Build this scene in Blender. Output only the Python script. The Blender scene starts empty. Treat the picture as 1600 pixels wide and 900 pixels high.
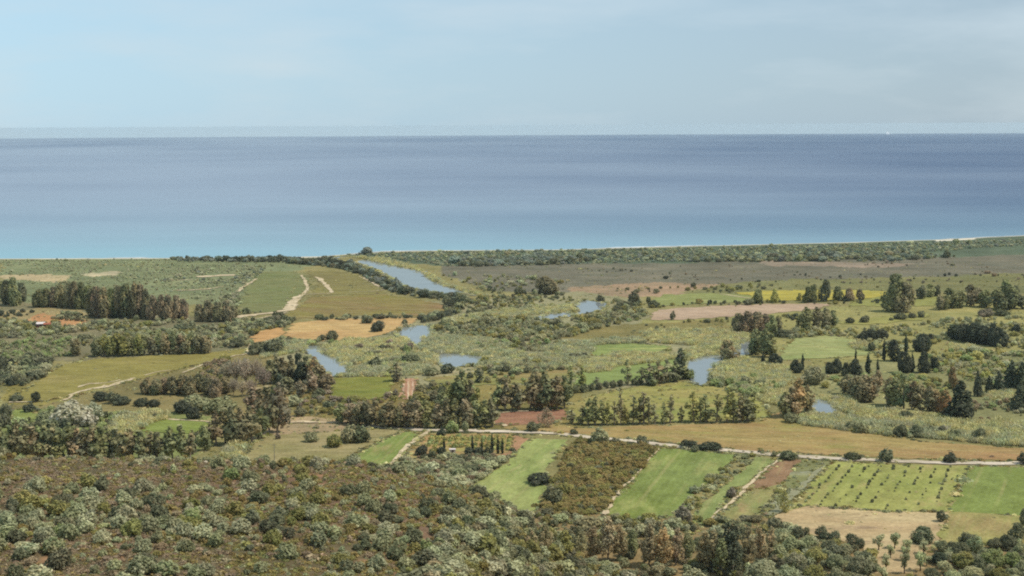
import bpy, bmesh, math, random
import numpy as np
from mathutils import Vector, Matrix

S = bpy.context.scene
COL = S.collection

# ------------------------------------------------------------------ camera
CAMH = 150.0
F = 2198.0                                   # focal length in photograph pixels (1600 wide)
EARTH = 6371000.0
LEVEL_ROW = 196.0                            # image row of the eye level at mid frame
PITCH = math.atan((450 - LEVEL_ROW) / F)
ROLL = math.radians(0.30)
cd = bpy.data.cameras.new('camera'); cam = bpy.data.objects.new('camera', cd); COL.objects.link(cam)
cd.sensor_width = 36.0; cd.lens = 36.0 * F / 1600.0
cd.clip_start = 1.0; cd.clip_end = 150000.0
CM = Matrix.Rotation(math.pi / 2 - PITCH, 3, 'X') @ Matrix.Rotation(-ROLL, 3, 'Z')
cam.matrix_world = Matrix.Translation((0, 0, CAMH)) @ CM.to_4x4()
S.camera = cam
CMN = np.array(CM)

# ------------------------------------------------------------------ light, sky, exposure
SUN_EL, SUN_AZ = math.radians(58), math.radians(97)      # azimuth from +Y (view) towards +X (right)
S.view_settings.view_transform = 'Standard'; S.view_settings.look = 'None'
S.view_settings.exposure = 0.75; S.view_settings.gamma = 1.0
sl = bpy.data.lights.new('sun', 'SUN'); sl.energy = 2.6; sl.angle = math.radians(0.53); sl.color = (1.0, 0.955, 0.88)
so = bpy.data.objects.new('sun', sl); COL.objects.link(so)
sd = Vector((math.sin(SUN_AZ) * math.cos(SUN_EL), math.cos(SUN_AZ) * math.cos(SUN_EL), math.sin(SUN_EL)))
so.rotation_euler = sd.to_track_quat('Z', 'Y').to_euler(); so.location = (300, 0, 400)

W = bpy.data.worlds.new('World'); S.world = W; W.use_nodes = True
nt = W.node_tree; nt.nodes.clear()
def N(t, kind, **kw):
    n = t.nodes.new(kind)
    for k, v in kw.items():
        if k in n.inputs.keys() if isinstance(k, str) else False: n.inputs[k].default_value = v
        else: setattr(n, k, v)
    return n
sky = nt.nodes.new('ShaderNodeTexSky'); sky.sky_type = 'NISHITA'; sky.sun_disc = False
sky.sun_elevation = SUN_EL; sky.sun_rotation = SUN_AZ; sky.altitude = 100
sky.air_density = 1.0; sky.dust_density = 0.6; sky.ozone_density = 1.6
tc = nt.nodes.new('ShaderNodeTexCoord')
mp = nt.nodes.new('ShaderNodeMapping'); mp.inputs['Scale'].default_value = (4, 4, 17)
nt.links.new(tc.outputs['Generated'], mp.inputs['Vector'])
cn = nt.nodes.new('ShaderNodeTexNoise'); cn.inputs['Scale'].default_value = 1.0; cn.inputs['Detail'].default_value = 7; cn.inputs['Roughness'].default_value = 0.55
nt.links.new(mp.outputs[0], cn.inputs['Vector'])
cr = nt.nodes.new('ShaderNodeMapRange'); cr.inputs['From Min'].default_value = 0.47; cr.inputs['From Max'].default_value = 0.74
cr.inputs['To Max'].default_value = 0.8
nt.links.new(cn.outputs['Fac'], cr.inputs['Value'])
tint = nt.nodes.new('ShaderNodeMix'); tint.data_type = 'RGBA'; tint.blend_type = 'MULTIPLY'; tint.inputs[0].default_value = 1.0
nt.links.new(sky.outputs[0], tint.inputs[6]); tint.inputs[7].default_value = (0.86, 0.98, 1.06, 1)
sp = nt.nodes.new('ShaderNodeSeparateXYZ'); nt.links.new(tc.outputs['Generated'], sp.inputs[0])
gr = nt.nodes.new('ShaderNodeMapRange'); gr.inputs['From Min'].default_value = -0.38; gr.inputs['From Max'].default_value = 0.42
nt.links.new(sp.outputs['X'], gr.inputs['Value'])
veil = nt.nodes.new('ShaderNodeMix'); veil.data_type = 'RGBA'        # thin high veil, greyer towards the sun side
nt.links.new(gr.outputs[0], veil.inputs[0]); veil.inputs[6].default_value = (4.45, 6.5, 7.9, 1); veil.inputs[7].default_value = (3.3, 4.15, 4.9, 1)
cl2 = nt.nodes.new('ShaderNodeMix'); cl2.data_type = 'RGBA'
nt.links.new(cr.outputs[0], cl2.inputs[0]); nt.links.new(veil.outputs[2], cl2.inputs[6]); cl2.inputs[7].default_value = (5.4, 6.3, 6.95, 1)
cm = nt.nodes.new('ShaderNodeMix'); cm.data_type = 'RGBA'; cm.inputs[0].default_value = 0.82
nt.links.new(tint.outputs[2], cm.inputs[6]); nt.links.new(cl2.outputs[2], cm.inputs[7])
bg = nt.nodes.new('ShaderNodeBackground'); bg.inputs['Strength'].default_value = 0.07
wo = nt.nodes.new('ShaderNodeOutputWorld')
nt.links.new(cm.outputs[2], bg.inputs['Color']); nt.links.new(bg.outputs[0], wo.inputs['Surface'])

S.cycles.max_bounces = 6; S.cycles.diffuse_bounces = 4; S.cycles.glossy_bounces = 2
S.cycles.transmission_bounces = 2; S.cycles.volume_bounces = 0; S.cycles.transparent_max_bounces = 4
S.cycles.use_denoising = False; S.cycles.filter_width = 2.0

# ------------------------------------------------------------------ helpers
RNG = np.random.default_rng(7)
random.seed(7)
PLAIN = 4.0

def lin(c):
    c = np.asarray(c, float) / 255.0
    return np.where(c <= 0.04045, c / 12.92, ((c + 0.055) / 1.055) ** 2.4)
K_GROUND, K_LEAF = 0.635, 1.66
def _crop(r, g, b):                          # crops and leaves of this dry spring lean to yellow
    if g > r and b < 0.85 * g: g *= 0.97; r = max(r, 0.93 * g)
    return r, g, b
def gc(r, g, b):
    r, g, b = _crop(r, g, b); return tuple(float(v) for v in lin((r, g, b)) * K_GROUND)
def lc(r, g, b):
    r, g, b = _crop(r, g, b); return tuple(float(v) for v in lin((r, g, b)) * K_LEAF)

def _hash(ix, iy, seed):
    h = (ix.astype(np.int64) * 374761393 + iy.astype(np.int64) * 668265263 + seed * 1442695041) & 0xffffffff
    h = ((h ^ (h >> 13)) * 1274126177) & 0xffffffff
    return ((h ^ (h >> 16)) & 0xffff) / 65535.0
def vnoise(x, y, seed=0):
    ix, iy = np.floor(x), np.floor(y); fx, fy = x - ix, y - iy
    fx = fx * fx * (3 - 2 * fx); fy = fy * fy * (3 - 2 * fy)
    a = _hash(ix, iy, seed); b = _hash(ix + 1, iy, seed); c = _hash(ix, iy + 1, seed); d = _hash(ix + 1, iy + 1, seed)
    return (a * (1 - fx) + b * fx) * (1 - fy) + (c * (1 - fx) + d * fx) * fy
def fbm(x, y, seed=0, octs=4):
    s, a, t = 0, 0.5, 0
    for o in range(octs):
        s = s + a * vnoise(x * 2 ** o, y * 2 ** o, seed + o * 17); t += a; a *= 0.5
    return s / t
def sstep(x): x = np.clip(x, 0, 1); return x * x * (3 - 2 * x)

# projection between the photograph and the place
def rays(px, py):
    px, py = np.broadcast_arrays(np.asarray(px, float), np.asarray(py, float))
    v = np.stack([(px - 800) / F, (450 - py) / F, -np.ones_like(px)], -1)
    return v @ CMN.T
def project(P):
    P = np.asarray(P, float); q = (P - np.array([0, 0, CAMH])) @ CMN
    return 800 + F * q[..., 0] / -q[..., 2], 450 - F * q[..., 1] / -q[..., 2]

# ------------------------------------------------------------------ terrain
_sx = np.array([-2000, -600, -300, -146, -73, -45, -27, -12, 0, 10, 20, 45, 70, 100, 3000.])
_sz = np.array([71, 63, 59.2, 55.8, 55.0, 53.6, 49.6, 44.6, 38.5, 32, 25, 6, -8, -30, -30.])
_hy = np.array([-4000, -300, 0, 100, 200, 300, 400, 440, 480, 6000.])
_hz = np.array([190, 175, 147.9, 112, 77, 42, 13, 2, -12, -60.])
SHORE_PX = np.array([-900, 0, 300, 500, 600, 700, 860, 1000, 1200, 1330, 1470, 1525, 1600, 2500.])
SHORE_PY = np.array([407, 404, 403, 400.5, 393, 391, 390, 386.5, 381.5, 378.5, 374, 371.5, 368, 330.])
_r = rays(SHORE_PX, SHORE_PY); SHORE_U = _r[:, 0] / _r[:, 1]; SHORE_Y = _r[:, 1] * (CAMH / -_r[:, 2])
def shore_y(x, y): return np.interp(x / np.maximum(y, 1), SHORE_U, SHORE_Y)
def terrain(x, y):
    x = np.asarray(x, float); y = np.asarray(y, float)
    plain = np.full(np.broadcast(x, y).shape, PLAIN)
    ys = shore_y(x, y)
    dn = sstep((y - (ys - 260)) / 120) * 0.5 * (0.5 + fbm(x / 60, y / 60, 5))
    plain = plain + dn
    t = np.clip((ys + 40 - y) / 118, 0, 1)
    plain = np.where(y > ys - 110, -2.5 + (plain + 2.5) * t, plain)
    hill = np.interp(y, _hy, _hz) + 0 * x
    zc = np.interp(x, _sx, _sz)
    dy = y - 400.0
    spur = zc - 0.08 * dy - 0.26 * (np.logaddexp(0, dy / 8.0) * 8.0)
    bump = (fbm(x / 38, y / 38, 21) - 0.5) * 4.0 + (fbm(x / 9, y / 9, 22) - 0.5) * 1.0
    k = 1.6
    m = np.maximum(np.maximum(plain, hill), spur)
    z = m + k * np.log(np.exp((plain - m) / k) + np.exp((hill - m) / k) + np.exp((spur - m) / k))
    far = np.maximum(hill, spur) < plain - 12
    z = np.where(far, plain, z)
    wgt = np.clip((z - plain - 0.5) / 6.0, 0, 1)
    return z + bump * wgt
def ground(px, py):
    """point of the terrain seen at a photograph pixel"""
    d = rays(px, py); sh = d.shape[:-1]; d = d.reshape(-1, 3)
    d = d / d[:, 1:2]
    out = np.zeros_like(d)
    ts = np.concatenate([np.arange(180, 560, 4.0), [600, 2600]])
    for i in range(len(d)):
        z = CAMH + d[i, 2] * ts
        h = terrain(d[i, 0] * ts, ts)
        below = np.nonzero(z <= h)[0]
        if len(below) == 0: t = 2400.0
        else:
            b = ts[below[0]]; a = ts[max(below[0] - 1, 0)]
            for _ in range(22):
                m = 0.5 * (a + b)
                if CAMH + d[i, 2] * m <= terrain(d[i, 0] * m, m): b = m
                else: a = m
            t = b
        out[i] = (d[i, 0] * t, t, float(terrain(d[i, 0] * t, t)))
    return out.reshape(sh + (3,))
def flat(px, py, z=PLAIN):
    d = rays(px, py); t = (z - CAMH) / d[..., 2:3]
    P = d * t; P[..., 2] = z
    return P
def in_poly(x, y, poly):
    poly = np.asarray(poly, float); inside = np.zeros(np.shape(x), bool); n = len(poly); j = n - 1
    for i in range(n):
        xi, yi = poly[i]; xj, yj = poly[j]
        if yi != yj:
            c = ((yi > y) != (yj > y)) & (x < (xj - xi) * (y - yi) / (yj - yi) + xi)
            inside ^= c
        j = i
    return inside

def carry_on(poly):
    """covers that reach the side of the view go on beyond it"""
    out = []
    for i, a in enumerate(poly):
        b = poly[(i + 1) % len(poly)]; out.append(a)
        for test, dx in ((lambda q: q[0] >= 1600, 200), (lambda q: q[0] <= 0, -200)):
            if test(a) and test(b): out += [(a[0] + dx, a[1]), (b[0] + dx, b[1])]
    return out

# ------------------------------------------------------------------ tagging and mesh building
def tag(o, label=None, cat=None, group=None, kind=None):
    if label: o['label'] = label
    if cat: o['category'] = cat
    if group: o['group'] = group
    if kind: o['kind'] = kind
    return o
def link(o): COL.objects.link(o); return o
def mesh_obj(name, verts, faces, mats, parent=None, mat_idx=None, smooth=False, do_link=True):
    me = bpy.data.meshes.new(name); me.from_pydata([tuple(v) for v in verts], [], faces)
    for m in (mats if isinstance(mats, (list, tuple)) else [mats]): me.materials.append(m)
    if mat_idx is not None: me.polygons.foreach_set('material_index', mat_idx)
    if smooth: me.polygons.foreach_set('use_smooth', [True] * len(me.polygons))
    me.update()
    o = bpy.data.objects.new(name, me)
    if do_link: link(o)
    if parent: o.parent = parent
    return o
def empty(name, loc=(0, 0, 0), rz=0):
    o = bpy.data.objects.new(name, None); o.location = loc; o.rotation_euler = (0, 0, rz); o.empty_display_size = 1
    return o

# ------------------------------------------------------------------ materials
def new_mat(name):
    m = bpy.data.materials.new(name); m.use_nodes = True; t = m.node_tree; t.nodes.clear()
    out = t.nodes.new('ShaderNodeOutputMaterial'); return m, t, out
def node(t, kind, ins=None, **attrs):
    n = t.nodes.new(kind)
    for k, v in attrs.items(): setattr(n, k, v)
    for k, v in (ins or {}).items():
        if isinstance(v, bpy.types.NodeSocket): t.links.new(v, n.inputs[k])
        else: n.inputs[k].default_value = v
    return n
def rgba(c): return (c[0], c[1], c[2], 1.0)
def mixc(t, fac, a, b, blend='MIX'):
    n = t.nodes.new('ShaderNodeMix'); n.data_type = 'RGBA'; n.blend_type = blend
    for i, v in ((0, fac), (6, a), (7, b)):
        if isinstance(v, bpy.types.NodeSocket): t.links.new(v, n.inputs[i])
        else: n.inputs[i].default_value = v if i == 0 else rgba(v)
    return n.outputs[2]
def math_(t, op, a, b=0.0, c=None):
    n = t.nodes.new('ShaderNodeMath'); n.operation = op
    for i, v in enumerate([a, b] + ([c] if c is not None else [])):
        if isinstance(v, bpy.types.NodeSocket): t.links.new(v, n.inputs[i])
        else: n.inputs[i].default_value = v
    return n.outputs[0]
def rng_(t, v, a, b, c=0.0, d=1.0):
    n = node(t, 'ShaderNodeMapRange', {'Value': v, 'From Min': a, 'From Max': b, 'To Min': c, 'To Max': d}); n.clamp = True
    return n.outputs[0]
def noise_(t, vec, scale, detail=4, rough=0.6, stretch=None):
    if stretch:
        mp = node(t, 'ShaderNodeMapping', {'Vector': vec, 'Scale': stretch}); vec = mp.outputs[0]
    return node(t, 'ShaderNodeTexNoise', {'Vector': vec, 'Scale': scale, 'Detail': detail, 'Roughness': rough}).outputs['Fac']
def surf(t, out, col, rough=0.95, spec=0.1):
    b = node(t, 'ShaderNodeBsdfPrincipled', {'Roughness': rough, 'Specular IOR Level': spec})
    if isinstance(col, bpy.types.NodeSocket): t.links.new(col, b.inputs['Base Color'])
    else: b.inputs['Base Color'].default_value = rgba(col)
    t.links.new(b.outputs[0], out.inputs['Surface']); return b
def plain_mat(name, c, rough=0.8, var=0.25, scale=2.0):
    m, t, out = new_mat(name); g = node(t, 'ShaderNodeTexCoord').outputs['Object']
    n = noise_(t, g, scale, 4)
    col = mixc(t, n, tuple(v * (1 - var) for v in c), tuple(v * (1 + var) for v in c))
    surf(t, out, col, rough); return m

def field_mat(name, c1, c2, c3=None, scale=0.03, rows=None, fine=0.35):
    """soil or crop: two or three colours in patches, fine speckle, optional drill rows (direction, period in m, strength, colour)"""
    m, t, out = new_mat(name); g = node(t, 'ShaderNodeNewGeometry').outputs['Position']
    ang = rows[0] if rows else 0.0
    mpn = node(t, 'ShaderNodeMapping', {'Vector': g, 'Rotation': (0, 0, -ang)}); rot = mpn.outputs[0]
    n1 = noise_(t, rot, scale, 5, 0.62, (0.55, 1.0, 1.0))
    col = mixc(t, rng_(t, n1, 0.36, 0.64), c1, c2)
    if c3 is not None:
        n2 = noise_(t, rot, scale * 1.9, 6, 0.7, (0.35, 1.0, 1.0))
        col = mixc(t, rng_(t, n2, 0.54, 0.70), col, c3)
    if rows:
        _, per, stg, rc = rows
        sx = node(t, 'ShaderNodeSeparateXYZ', {'Vector': rot})
        wob = noise_(t, rot, 0.15, 2)
        ph = math_(t, 'MULTIPLY_ADD', sx.outputs['Y'], 2 * math.pi / per, math_(t, 'MULTIPLY', wob, 2.5))
        s = rng_(t, math_(t, 'SINE', ph), 0.0, 0.9)
        brk = rng_(t, noise_(t, rot, 0.06, 4, 0.6, (0.5, 1, 1)), 0.35, 0.6)
        col = mixc(t, math_(t, 'MULTIPLY', math_(t, 'MULTIPLY', s, brk), stg), col, rc)
        ph2 = math_(t, 'MULTIPLY_ADD', sx.outputs['Y'], 2 * math.pi / (per * 4.3), math_(t, 'MULTIPLY', wob, 0.8))
        s2 = rng_(t, math_(t, 'SINE', ph2), 0.86, 0.98)
        col = mixc(t, math_(t, 'MULTIPLY', math_(t, 'MULTIPLY', s2, brk), 0.30), col, gc(186, 168, 116))
    f = noise_(t, g, 0.9, 5, 0.75)
    m3 = rng_(t, noise_(t, rot, 0.16, 5, 0.7, (0.5, 1, 1)), 0.3, 0.7, 0.75, 1.25)
    col = mixc(t, 1.0, col, node(t, 'ShaderNodeCombineColor', {0: m3, 1: m3, 2: m3}).outputs[0], 'MULTIPLY')
    col = mixc(t, 1.0, col, node(t, 'ShaderNodeCombineColor', {0: rng_(t, f, 0.25, 0.75, 1 - fine, 1 + fine), 1: rng_(t, f, 0.25, 0.75, 1 - fine, 1 + fine), 2: rng_(t, f, 0.25, 0.75, 1 - fine, 1 + fine)}).outputs[0], 'MULTIPLY')
    surf(t, out, col, 1.0, 0.05); return m

def foliage_mat():
    m, t, out = new_mat('foliage')
    a = node(t, 'ShaderNodeAttribute', attribute_name='leaf_tint', attribute_type='INSTANCER')
    b = node(t, 'ShaderNodeAttribute', attribute_name='leaf_tip', attribute_type='INSTANCER')
    v = node(t, 'ShaderNodeAttribute', attribute_name='leaf_var', attribute_type='GEOMETRY')
    c = node(t, 'ShaderNodeAttribute', attribute_name='clump_var', attribute_type='GEOMETRY')
    oi = node(t, 'ShaderNodeObjectInfo')
    g = node(t, 'ShaderNodeNewGeometry').outputs['Position']
    n = noise_(t, g, 0.22, 3)
    f = math_(t, 'ADD', math_(t, 'MULTIPLY', c.outputs['Fac'], 0.55), math_(t, 'MULTIPLY', n, 0.55))
    f = math_(t, 'ADD', f, math_(t, 'MULTIPLY', math_(t, 'SUBTRACT', v.outputs['Fac'], 0.5), 0.3))
    col = mixc(t, rng_(t, f, 0.35, 0.75), (0, 0, 0), (0, 0, 0))
    mix = col.node; t.links.new(a.outputs['Color'], mix.inputs[6]); t.links.new(b.outputs['Color'], mix.inputs[7])
    br = math_(t, 'MULTIPLY', rng_(t, v.outputs['Fac'], 0, 1, 0.82, 1.18), rng_(t, oi.outputs['Random'], 0, 1, 0.88, 1.12))
    cc = node(t, 'ShaderNodeCombineColor', {0: br, 1: br, 2: br}).outputs[0]
    col = mixc(t, 1.0, col, cc, 'MULTIPLY')
    d = node(t, 'ShaderNodeBsdfDiffuse', {'Color': col}); tr = node(t, 'ShaderNodeBsdfTranslucent', {'Color': col})
    mx = node(t, 'ShaderNodeMixShader', {0: 0.34, 1: d.outputs[0], 2: tr.outputs[0]})
    t.links.new(mx.outputs[0], out.inputs['Surface'])
    return m
M_LEAF = foliage_mat()
M_BARK = plain_mat('pale_bark', gc(165, 150, 130), 0.9, 0.35, 0.8)
M_DARKBARK = plain_mat('dark_bark', gc(105, 90, 75), 0.9, 0.3, 0.8)

def water_mat(name, body, gloss, rough, ripple=0.0):
    m, t, out = new_mat(name); g = node(t, 'ShaderNodeNewGeometry').outputs['Position']
    n = noise_(t, g, 0.05, 4, 0.6, (0.5, 1, 1))
    col = mixc(t, n, tuple(c * 0.8 for c in body), tuple(c * 1.2 for c in body))
    d = node(t, 'ShaderNodeBsdfDiffuse', {'Color': col}); gl = node(t, 'ShaderNodeBsdfGlossy', {'Color': (0.95, 0.94, 0.90, 1), 'Roughness': rough})
    mx = node(t, 'ShaderNodeMixShader', {0: gloss, 1: d.outputs[0], 2: gl.outputs[0]})
    t.links.new(mx.outputs[0], out.inputs['Surface']); return m

def sea_mat():
    m, t, out = new_mat('sea_water'); g = node(t, 'ShaderNodeNewGeometry').outputs['Position']
    s = node(t, 'ShaderNodeSeparateXYZ', {'Vector': g}); X, Y = s.outputs['X'], s.outputs['Y']
    ly = math_(t, 'LOGARITHM', Y, math.e)
    a = node(t, 'ShaderNodeAttribute', attribute_name='offshore', attribute_type='GEOMETRY').outputs['Fac']   # metres from the beach
    # broad cloud-shadow bands painted into the water colour, then fine cat's paws
    v1 = node(t, 'ShaderNodeCombineXYZ', {'X': math_(t, 'MULTIPLY', X, 0.00055), 'Y': math_(t, 'MULTIPLY', ly, 3.2)}).outputs[0]
    n1 = noise_(t, v1, 1.0, 3, 0.5)
    v2 = node(t, 'ShaderNodeCombineXYZ', {'X': math_(t, 'MULTIPLY', X, 0.004), 'Y': math_(t, 'MULTIPLY', ly, 26.0)}).outputs[0]
    n2 = noise_(t, v2, 1.0, 4, 0.6)
    shallow = gc(146, 186, 197); mid = gc(147, 162, 179); deep = gc(52, 82, 120)
    side = math_(t, 'ADD', rng_(t, math_(t, 'DIVIDE', X, math_(t, 'ADD', Y, 1500.0)), -0.14, 0.22, 0, 0.75), rng_(t, Y, 3500, 16000, 0, 0.35))
    c = mixc(t, rng_(t, math_(t, 'ADD', side, math_(t, 'MULTIPLY', math_(t, 'SUBTRACT', n1, 0.5), 1.05)), 0.0, 1.0), mid, deep)
    edge = math_(t, 'ADD', a, math_(t, 'MULTIPLY', math_(t, 'SUBTRACT', n1, 0.5), 420.0))
    sh = math_(t, 'POWER', math.e, math_(t, 'DIVIDE', math_(t, 'MAXIMUM', edge, 0.0), -540.0))
    sh = math_(t, 'MULTIPLY', sh, math_(t, 'SUBTRACT', 0.92, math_(t, 'MULTIPLY', side, 0.58)))
    c = mixc(t, sh, c, shallow)
    k = rng_(t, n2, 0.3, 0.7, 0.982, 1.018)
    c = mixc(t, 1.0, c, node(t, 'ShaderNodeCombineColor', {0: k, 1: k, 2: k}).outputs[0], 'MULTIPLY')
    wave = noise_(t, g, 0.06, 3, 0.6, (0.4, 1, 1))
    bump = node(t, 'ShaderNodeBump', {'Height': wave, 'Strength': 0.4, 'Distance': 2.0})
    d = node(t, 'ShaderNodeBsdfDiffuse', {'Color': c, 'Normal': bump.outputs[0]})
    gl = node(t, 'ShaderNodeBsdfGlossy', {'Color': (1, 1, 1, 1), 'Roughness': 0.35, 'Normal': bump.outputs[0]})
    mx = node(t, 'ShaderNodeMixShader', {0: rng_(t, n2, 0.3, 0.7, 0.12, 0.13), 1: d.outputs[0], 2: gl.outputs[0]})
    t.links.new(mx.outputs[0], out.inputs['Surface']); return m

# ------------------------------------------------------------------ haze
def build_haze():
    R, z0, z1 = 54000.0, -215.0, 153.0
    v = [(x, y, z) for z in (z0, z1) for y in (-3000, R) for x in (-R, R)]
    f = [(0, 2, 3, 1), (4, 5, 7, 6), (0, 1, 5, 4), (2, 6, 7, 3), (0, 4, 6, 2), (1, 3, 7, 5)]
    m, t, out = new_mat('thin_haze')
    vol = node(t, 'ShaderNodeVolumePrincipled', {'Color': (0.79, 0.93, 1.0, 1), 'Density': HAZE, 'Anisotropy': 0.1})
    t.links.new(vol.outputs[0], out.inputs['Volume'])
    o = mesh_obj('haze', v, f, m); tag(o, 'thin pale blue sea haze over the plain and the sea', 'haze', kind='stuff')
HAZE = 2.2e-5
build_haze()

# ------------------------------------------------------------------ ground sheet
COVER = [  # (polygon in photograph pixels, sunlit colour)  natural ground cover, no crops
    ([(0, 405), (430, 402), (520, 402), (430, 432), (380, 475), (200, 475), (0, 475)], (136, 140, 100)),
    ([(0, 432), (110, 428), (105, 440), (0, 437)], (196, 174, 132)),
    ([(130, 426), (190, 423), (185, 430), (140, 431)], (200, 184, 146)),
    ([(520, 398), (860, 388), (1600, 366), (1700, 362), (1700, 400), (1600, 408), (1200, 412), (700, 417), (600, 408)], (102, 112, 88)),
    ([(690, 415), (1200, 409), (1700, 396), (1700, 450), (1200, 448), (950, 458), (780, 455), (690, 430)], (124, 118, 98)),
    ([(1180, 408), (1330, 410), (1450, 413), (1340, 419), (1200, 415)], (160, 142, 120)),
    ([(880, 450), (1010, 442), (1180, 446), (1100, 456), (1060, 464), (900, 464)], (168, 142, 112)),
    ([(1060, 457), (1160, 440), (1700, 424), (1700, 460), (1400, 456), (1100, 463)], (134, 130, 86)),
    ([(430, 532), (640, 470), (720, 470), (900, 456), (1000, 468), (1010, 502), (900, 532), (1120, 525), (1150, 545), (1050, 600), (900, 612), (760, 600), (560, 600), (430, 560)], (158, 150, 112)),
    ([(1010, 500), (1130, 490), (1400, 476), (1700, 470), (1700, 560), (1300, 580), (1150, 530), (1000, 532), (900, 530)], (158, 150, 94)),
    ([(900, 510), (1130, 500), (1140, 520), (1000, 525), (880, 530)], (142, 130, 82)),
    ([(1230, 600), (1300, 570), (1700, 540), (1700, 700), (1440, 684), (1300, 660)], (146, 142, 96)),
    ([(0, 470), (360, 500), (440, 525), (430, 560), (0, 565)], (132, 124, 92)),
    ([(0, 488), (60, 480), (140, 478), (135, 500), (60, 500), (0, 500)], (170, 150, 105)),
    ([(45, 500), (70, 488), (100, 496), (135, 502), (128, 510), (66, 510)], (196, 146, 100)),
    ([(0, 600), (60, 595), (160, 612), (260, 582), (390, 548), (440, 560), (420, 690), (200, 670), (0, 660)], (142, 128, 84)),
    ([(0, 600), (60, 598), (110, 620), (60, 632), (0, 630)], (150, 136, 78)),
    ([(0, 655), (200, 640), (330, 652), (330, 690), (300, 720), (0, 720)], (136, 140, 84)),
    ([(440, 600), (640, 590), (660, 640), (560, 665), (450, 665)], (132, 118, 72)),
    ([(430, 650), (560, 655), (590, 665), (460, 680), (400, 690)], (180, 155, 118)),
    ([(640, 600), (900, 600), (920, 665), (700, 670), (640, 640)], (144, 130, 78)),
    ([(600, 720), (660, 690), (800, 700), (735, 790), (700, 800)], (150, 136, 98)),
    ([(720, 770), (860, 790), (1080, 815), (1240, 800), (1360, 830), (1600, 830), (1600, 960), (700, 960)], (150, 128, 88)),
]
def build_ground():
    u = np.concatenate([np.arange(-1100, -60, 40), np.arange(-60, 1660, 4.5), np.arange(1660, 2700, 40)]); u = (u - 800) / F
    y = np.concatenate([np.array([-60, -20, 0.0]), np.arange(8, 200, 8), np.arange(200, 470, 1.8), CAMH * F / np.arange(703, 132, -1.0)])
    U, Y = np.meshgrid(u, y); X = U * np.where(Y < 40, 40, Y)
    Z = terrain(X, Y)
    nr, ncl = X.shape
    P = np.stack([X, Y, Z], -1).reshape(-1, 3)
    px, py = project(P)
    # ragged borders between covers
    wx, wy = P[:, 0], P[:, 1]
    sc = np.clip(wy / 700, 0.4, 3)
    jx = (fbm(wx / 30, wy / 60, 31) - 0.5) * 46 / sc + (fbm(wx / 7, wy / 14, 32) - 0.5) * 14
    jy = (fbm(wx / 30, wy / 60, 33) - 0.5) * 9 / sc + (fbm(wx / 7, wy / 14, 34) - 0.5) * 4
    ux, uy = px + jx, py + jy
    C = np.tile(lin((150, 140, 92)), (len(P), 1))
    for poly, c in COVER:
        k = in_poly(ux, uy, poly); C[k] = lin(c)
    # soil and dry cistus on the hill
    hill = np.clip((P[:, 2] - 9) / 6, 0, 1)[:, None]
    n = fbm(wx / 26, wy / 26, 41)[:, None]; n2 = fbm(wx / 6, wy / 6, 42)[:, None]
    soil = lin((126, 102, 80)) * (1 - sstep((n - 0.35) / 0.3)) + lin((110, 98, 72)) * sstep((n - 0.35) / 0.3)
    soil = soil + (lin((176, 132, 96)) - soil) * sstep((n2 - 0.58) / 0.2) * 0.7
    C = C * (1 - hill) + soil * hill
    sand = sstep((wy - (shore_y(wx, wy) - 24 - 60 * (np.abs(px - 1494) < 32) - 16 * (np.abs(px - 484) < 18))) / 8)[:, None]
    C = C * (1 - sand) + lin((226, 214, 190)) * sand
    m1 = fbm(wx / 40, wy / 80, 51)[:, None]; m2 = fbm(wx / 10, wy / 20, 52)[:, None]
    C = C * (0.80 + 0.4 * m1) * (0.84 + 0.32 * m2)
    C = C * K_GROUND
    idx = np.arange(nr * ncl).reshape(nr, ncl)
    q = np.stack([idx[:-1, :-1], idx[:-1, 1:], idx[1:, 1:], idx[1:, :-1]], -1).reshape(-1, 4)
    me = bpy.data.meshes.new('ground'); me.vertices.add(len(P)); me.vertices.foreach_set('co', P.ravel())
    me.loops.add(q.size); me.loops.foreach_set('vertex_index', q.ravel().astype(np.int32))
    me.polygons.add(len(q)); me.polygons.foreach_set('loop_start', np.arange(0, q.size, 4, dtype=np.int32))
    me.polygons.foreach_set('use_smooth', np.ones(len(q), bool))
    at = me.attributes.new('cover', 'FLOAT_COLOR', 'POINT'); at.data.foreach_set('color', np.concatenate([C, np.ones((len(C), 1))], 1).astype(np.float32).ravel())
    me.update(calc_edges=True)
    m, t, out = new_mat('natural_ground')
    a = node(t, 'ShaderNodeAttribute', attribute_name='cover').outputs['Color']
    g = node(t, 'ShaderNodeNewGeometry').outputs['Position']
    f1 = noise_(t, g, 0.45, 6, 0.75); f2 = noise_(t, g, 0.035, 5, 0.7, (0.5, 1, 1))
    k = math_(t, 'MULTIPLY', rng_(t, f1, 0.3, 0.7, 0.70, 1.30), rng_(t, f2, 0.3, 0.7, 0.82, 1.18))
    r = math_(t, 'MULTIPLY', k, rng_(t, f2, 0.35, 0.65, 0.95, 1.06))
    col = mixc(t, 1.0, a, node(t, 'ShaderNodeCombineColor', {0: r, 1: k, 2: k}).outputs[0], 'MULTIPLY')
    b = surf(t, out, col, 1.0, 0.03)
    bp = node(t, 'ShaderNodeBump', {'Height': f1, 'Strength': 0.5, 'Distance': 0.5}); t.links.new(bp.outputs[0], b.inputs['Normal'])
    me.materials.append(m)
    o = link(bpy.data.objects.new('ground', me)); tag(o, 'coastal plain and scrubby hillside', kind='structure')
build_ground()

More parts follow.
